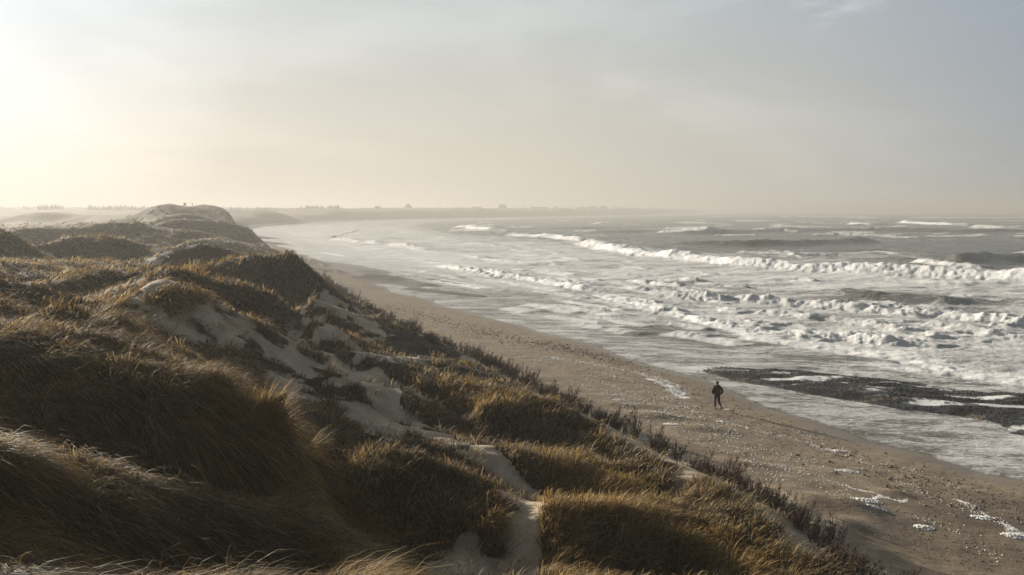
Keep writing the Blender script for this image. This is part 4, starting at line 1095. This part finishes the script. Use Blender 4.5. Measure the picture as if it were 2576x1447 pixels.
# one torn scrap of cloud high on the right
cdir = Vector((math.sin(.41) * math.cos(.262), math.cos(.41) * math.cos(.262), math.sin(.262)))
n2_ = wn('ShaderNodeTexNoise'); n2_.inputs['Scale'].default_value = 16; n2_.inputs['Detail'].default_value = 5
mp2 = wn('ShaderNodeMapping'); wl(tc.outputs['Generated'], mp2.inputs[0]); mp2.inputs['Rotation'].default_value = (0, -.45, 0); mp2.inputs['Scale'].default_value = (.7, 1, 2.6); wl(mp2.outputs[0], n2_.inputs['Vector'])
df_ = wn('ShaderNodeVectorMath', operation='DISTANCE'); wl(tc.outputs['Generated'], df_.inputs[0]); df_.inputs[1].default_value = cdir
mc = wn('ShaderNodeMapRange', interpolation_type='SMOOTHSTEP'); wl(df_.outputs['Value'], mc.inputs[0]); mc.inputs[1].default_value = .012; mc.inputs[2].default_value = .075; mc.inputs[3].default_value = 1; mc.inputs[4].default_value = 0
mn = wn('ShaderNodeMapRange', interpolation_type='SMOOTHSTEP'); wl(n2_.outputs[0], mn.inputs[0]); mn.inputs[1].default_value = .42; mn.inputs[2].default_value = .66
cm = wn('ShaderNodeMath', operation='MULTIPLY'); wl(mc.outputs[0], cm.inputs[0]); wl(mn.outputs[0], cm.inputs[1])
ca = wn('ShaderNodeMath', operation='MULTIPLY_ADD'); wl(cm.outputs[0], ca.inputs[0]); ca.inputs[1].default_value = .38; wl(mw.outputs[0], ca.inputs[2])
# overhead, out of view, the sky is darkened to cut the fill light
mz = wn('ShaderNodeMapRange', interpolation_type='SMOOTHSTEP'); wl(sx.outputs[2], mz.inputs[0]); mz.inputs[1].default_value = .36; mz.inputs[2].default_value = .85; mz.inputs[3].default_value = 1; mz.inputs[4].default_value = .34
zz_ = wn('ShaderNodeMath', operation='MULTIPLY'); wl(ca.outputs[0], zz_.inputs[0]); wl(mz.outputs[0], zz_.inputs[1])
ws_ = wn('ShaderNodeVectorMath', operation='SCALE'); wl(lo_.outputs[2], ws_.inputs[0]); wl(zz_.outputs[0], ws_.inputs['Scale'])
bg.inputs[1].default_value = .05; wl(hs.outputs[0], bg.inputs[0])
bg2 = wn('ShaderNodeBackground'); wl(ws_.outputs[0], bg2.inputs[0]); bg2.inputs[1].default_value = .72
mxs = wn('ShaderNodeMixShader'); mxs.inputs[0].default_value = .98; wl(bg.outputs[0], mxs.inputs[1]); wl(bg2.outputs[0], mxs.inputs[2])
wl(mxs.outputs[0], out.inputs[0])
if 'nohaze' not in QUICK:
    bm = bmesh.new(); bmesh.ops.create_cube(bm, size=1)
    me = bpy.data.meshes.new('haze'); bm.to_mesh(me); bm.free()
    t = NT('haze'); t.t.nodes.remove(t.out); t.out = t.n('ShaderNodeOutputMaterial')
    pv = t.n('ShaderNodeVolumePrincipled', ins={'Color': rgb(.50, .49, .465), 'Density': .00085, 'Anisotropy': .3})
    pv.inputs['Density Attribute'].default_value = ''
    t.t.links.new(pv.outputs[0], t.out.inputs['Volume'])
    t.m.cycles.homogeneous_volume = True
    hz = link('haze', me, t.m); hz.scale = (19400, 19400, 45); hz.location = (0, 0, 45 / 2 - 3.5)
    tag(hz, kind='stuff', label='pale sea haze over the bay')
cam = bpy.data.cameras.new('camera'); co = bpy.data.objects.new('camera', cam); COL.objects.link(co)
co.location = (0, 0, CAMZ); co.rotation_euler = (math.pi / 2 - PITCH, 0, 0)
cam.sensor_width = 36; cam.lens = F / 2576 * 36; cam.clip_start = .1; cam.clip_end = 30000
SC.camera = co
vs = SC.view_settings; vs.view_transform = 'Standard'; vs.look = 'None'; vs.exposure = 1.08; vs.gamma = 1
SC.cycles.max_bounces = 6; SC.cycles.volume_bounces = 1; SC.cycles.transparent_max_bounces = 8
SC.cycles.sample_clamp_direct = 5.0; SC.cycles.sample_clamp_indirect = 3.0
SC.cycles.diffuse_bounces = 3; SC.cycles.glossy_bounces = 2
SC.cycles.use_denoising = 'nodn' not in QUICK
SC.cycles.denoising_input_passes = 'RGB_ALBEDO_NORMAL'; SC.cycles.denoising_prefilter = 'ACCURATE'
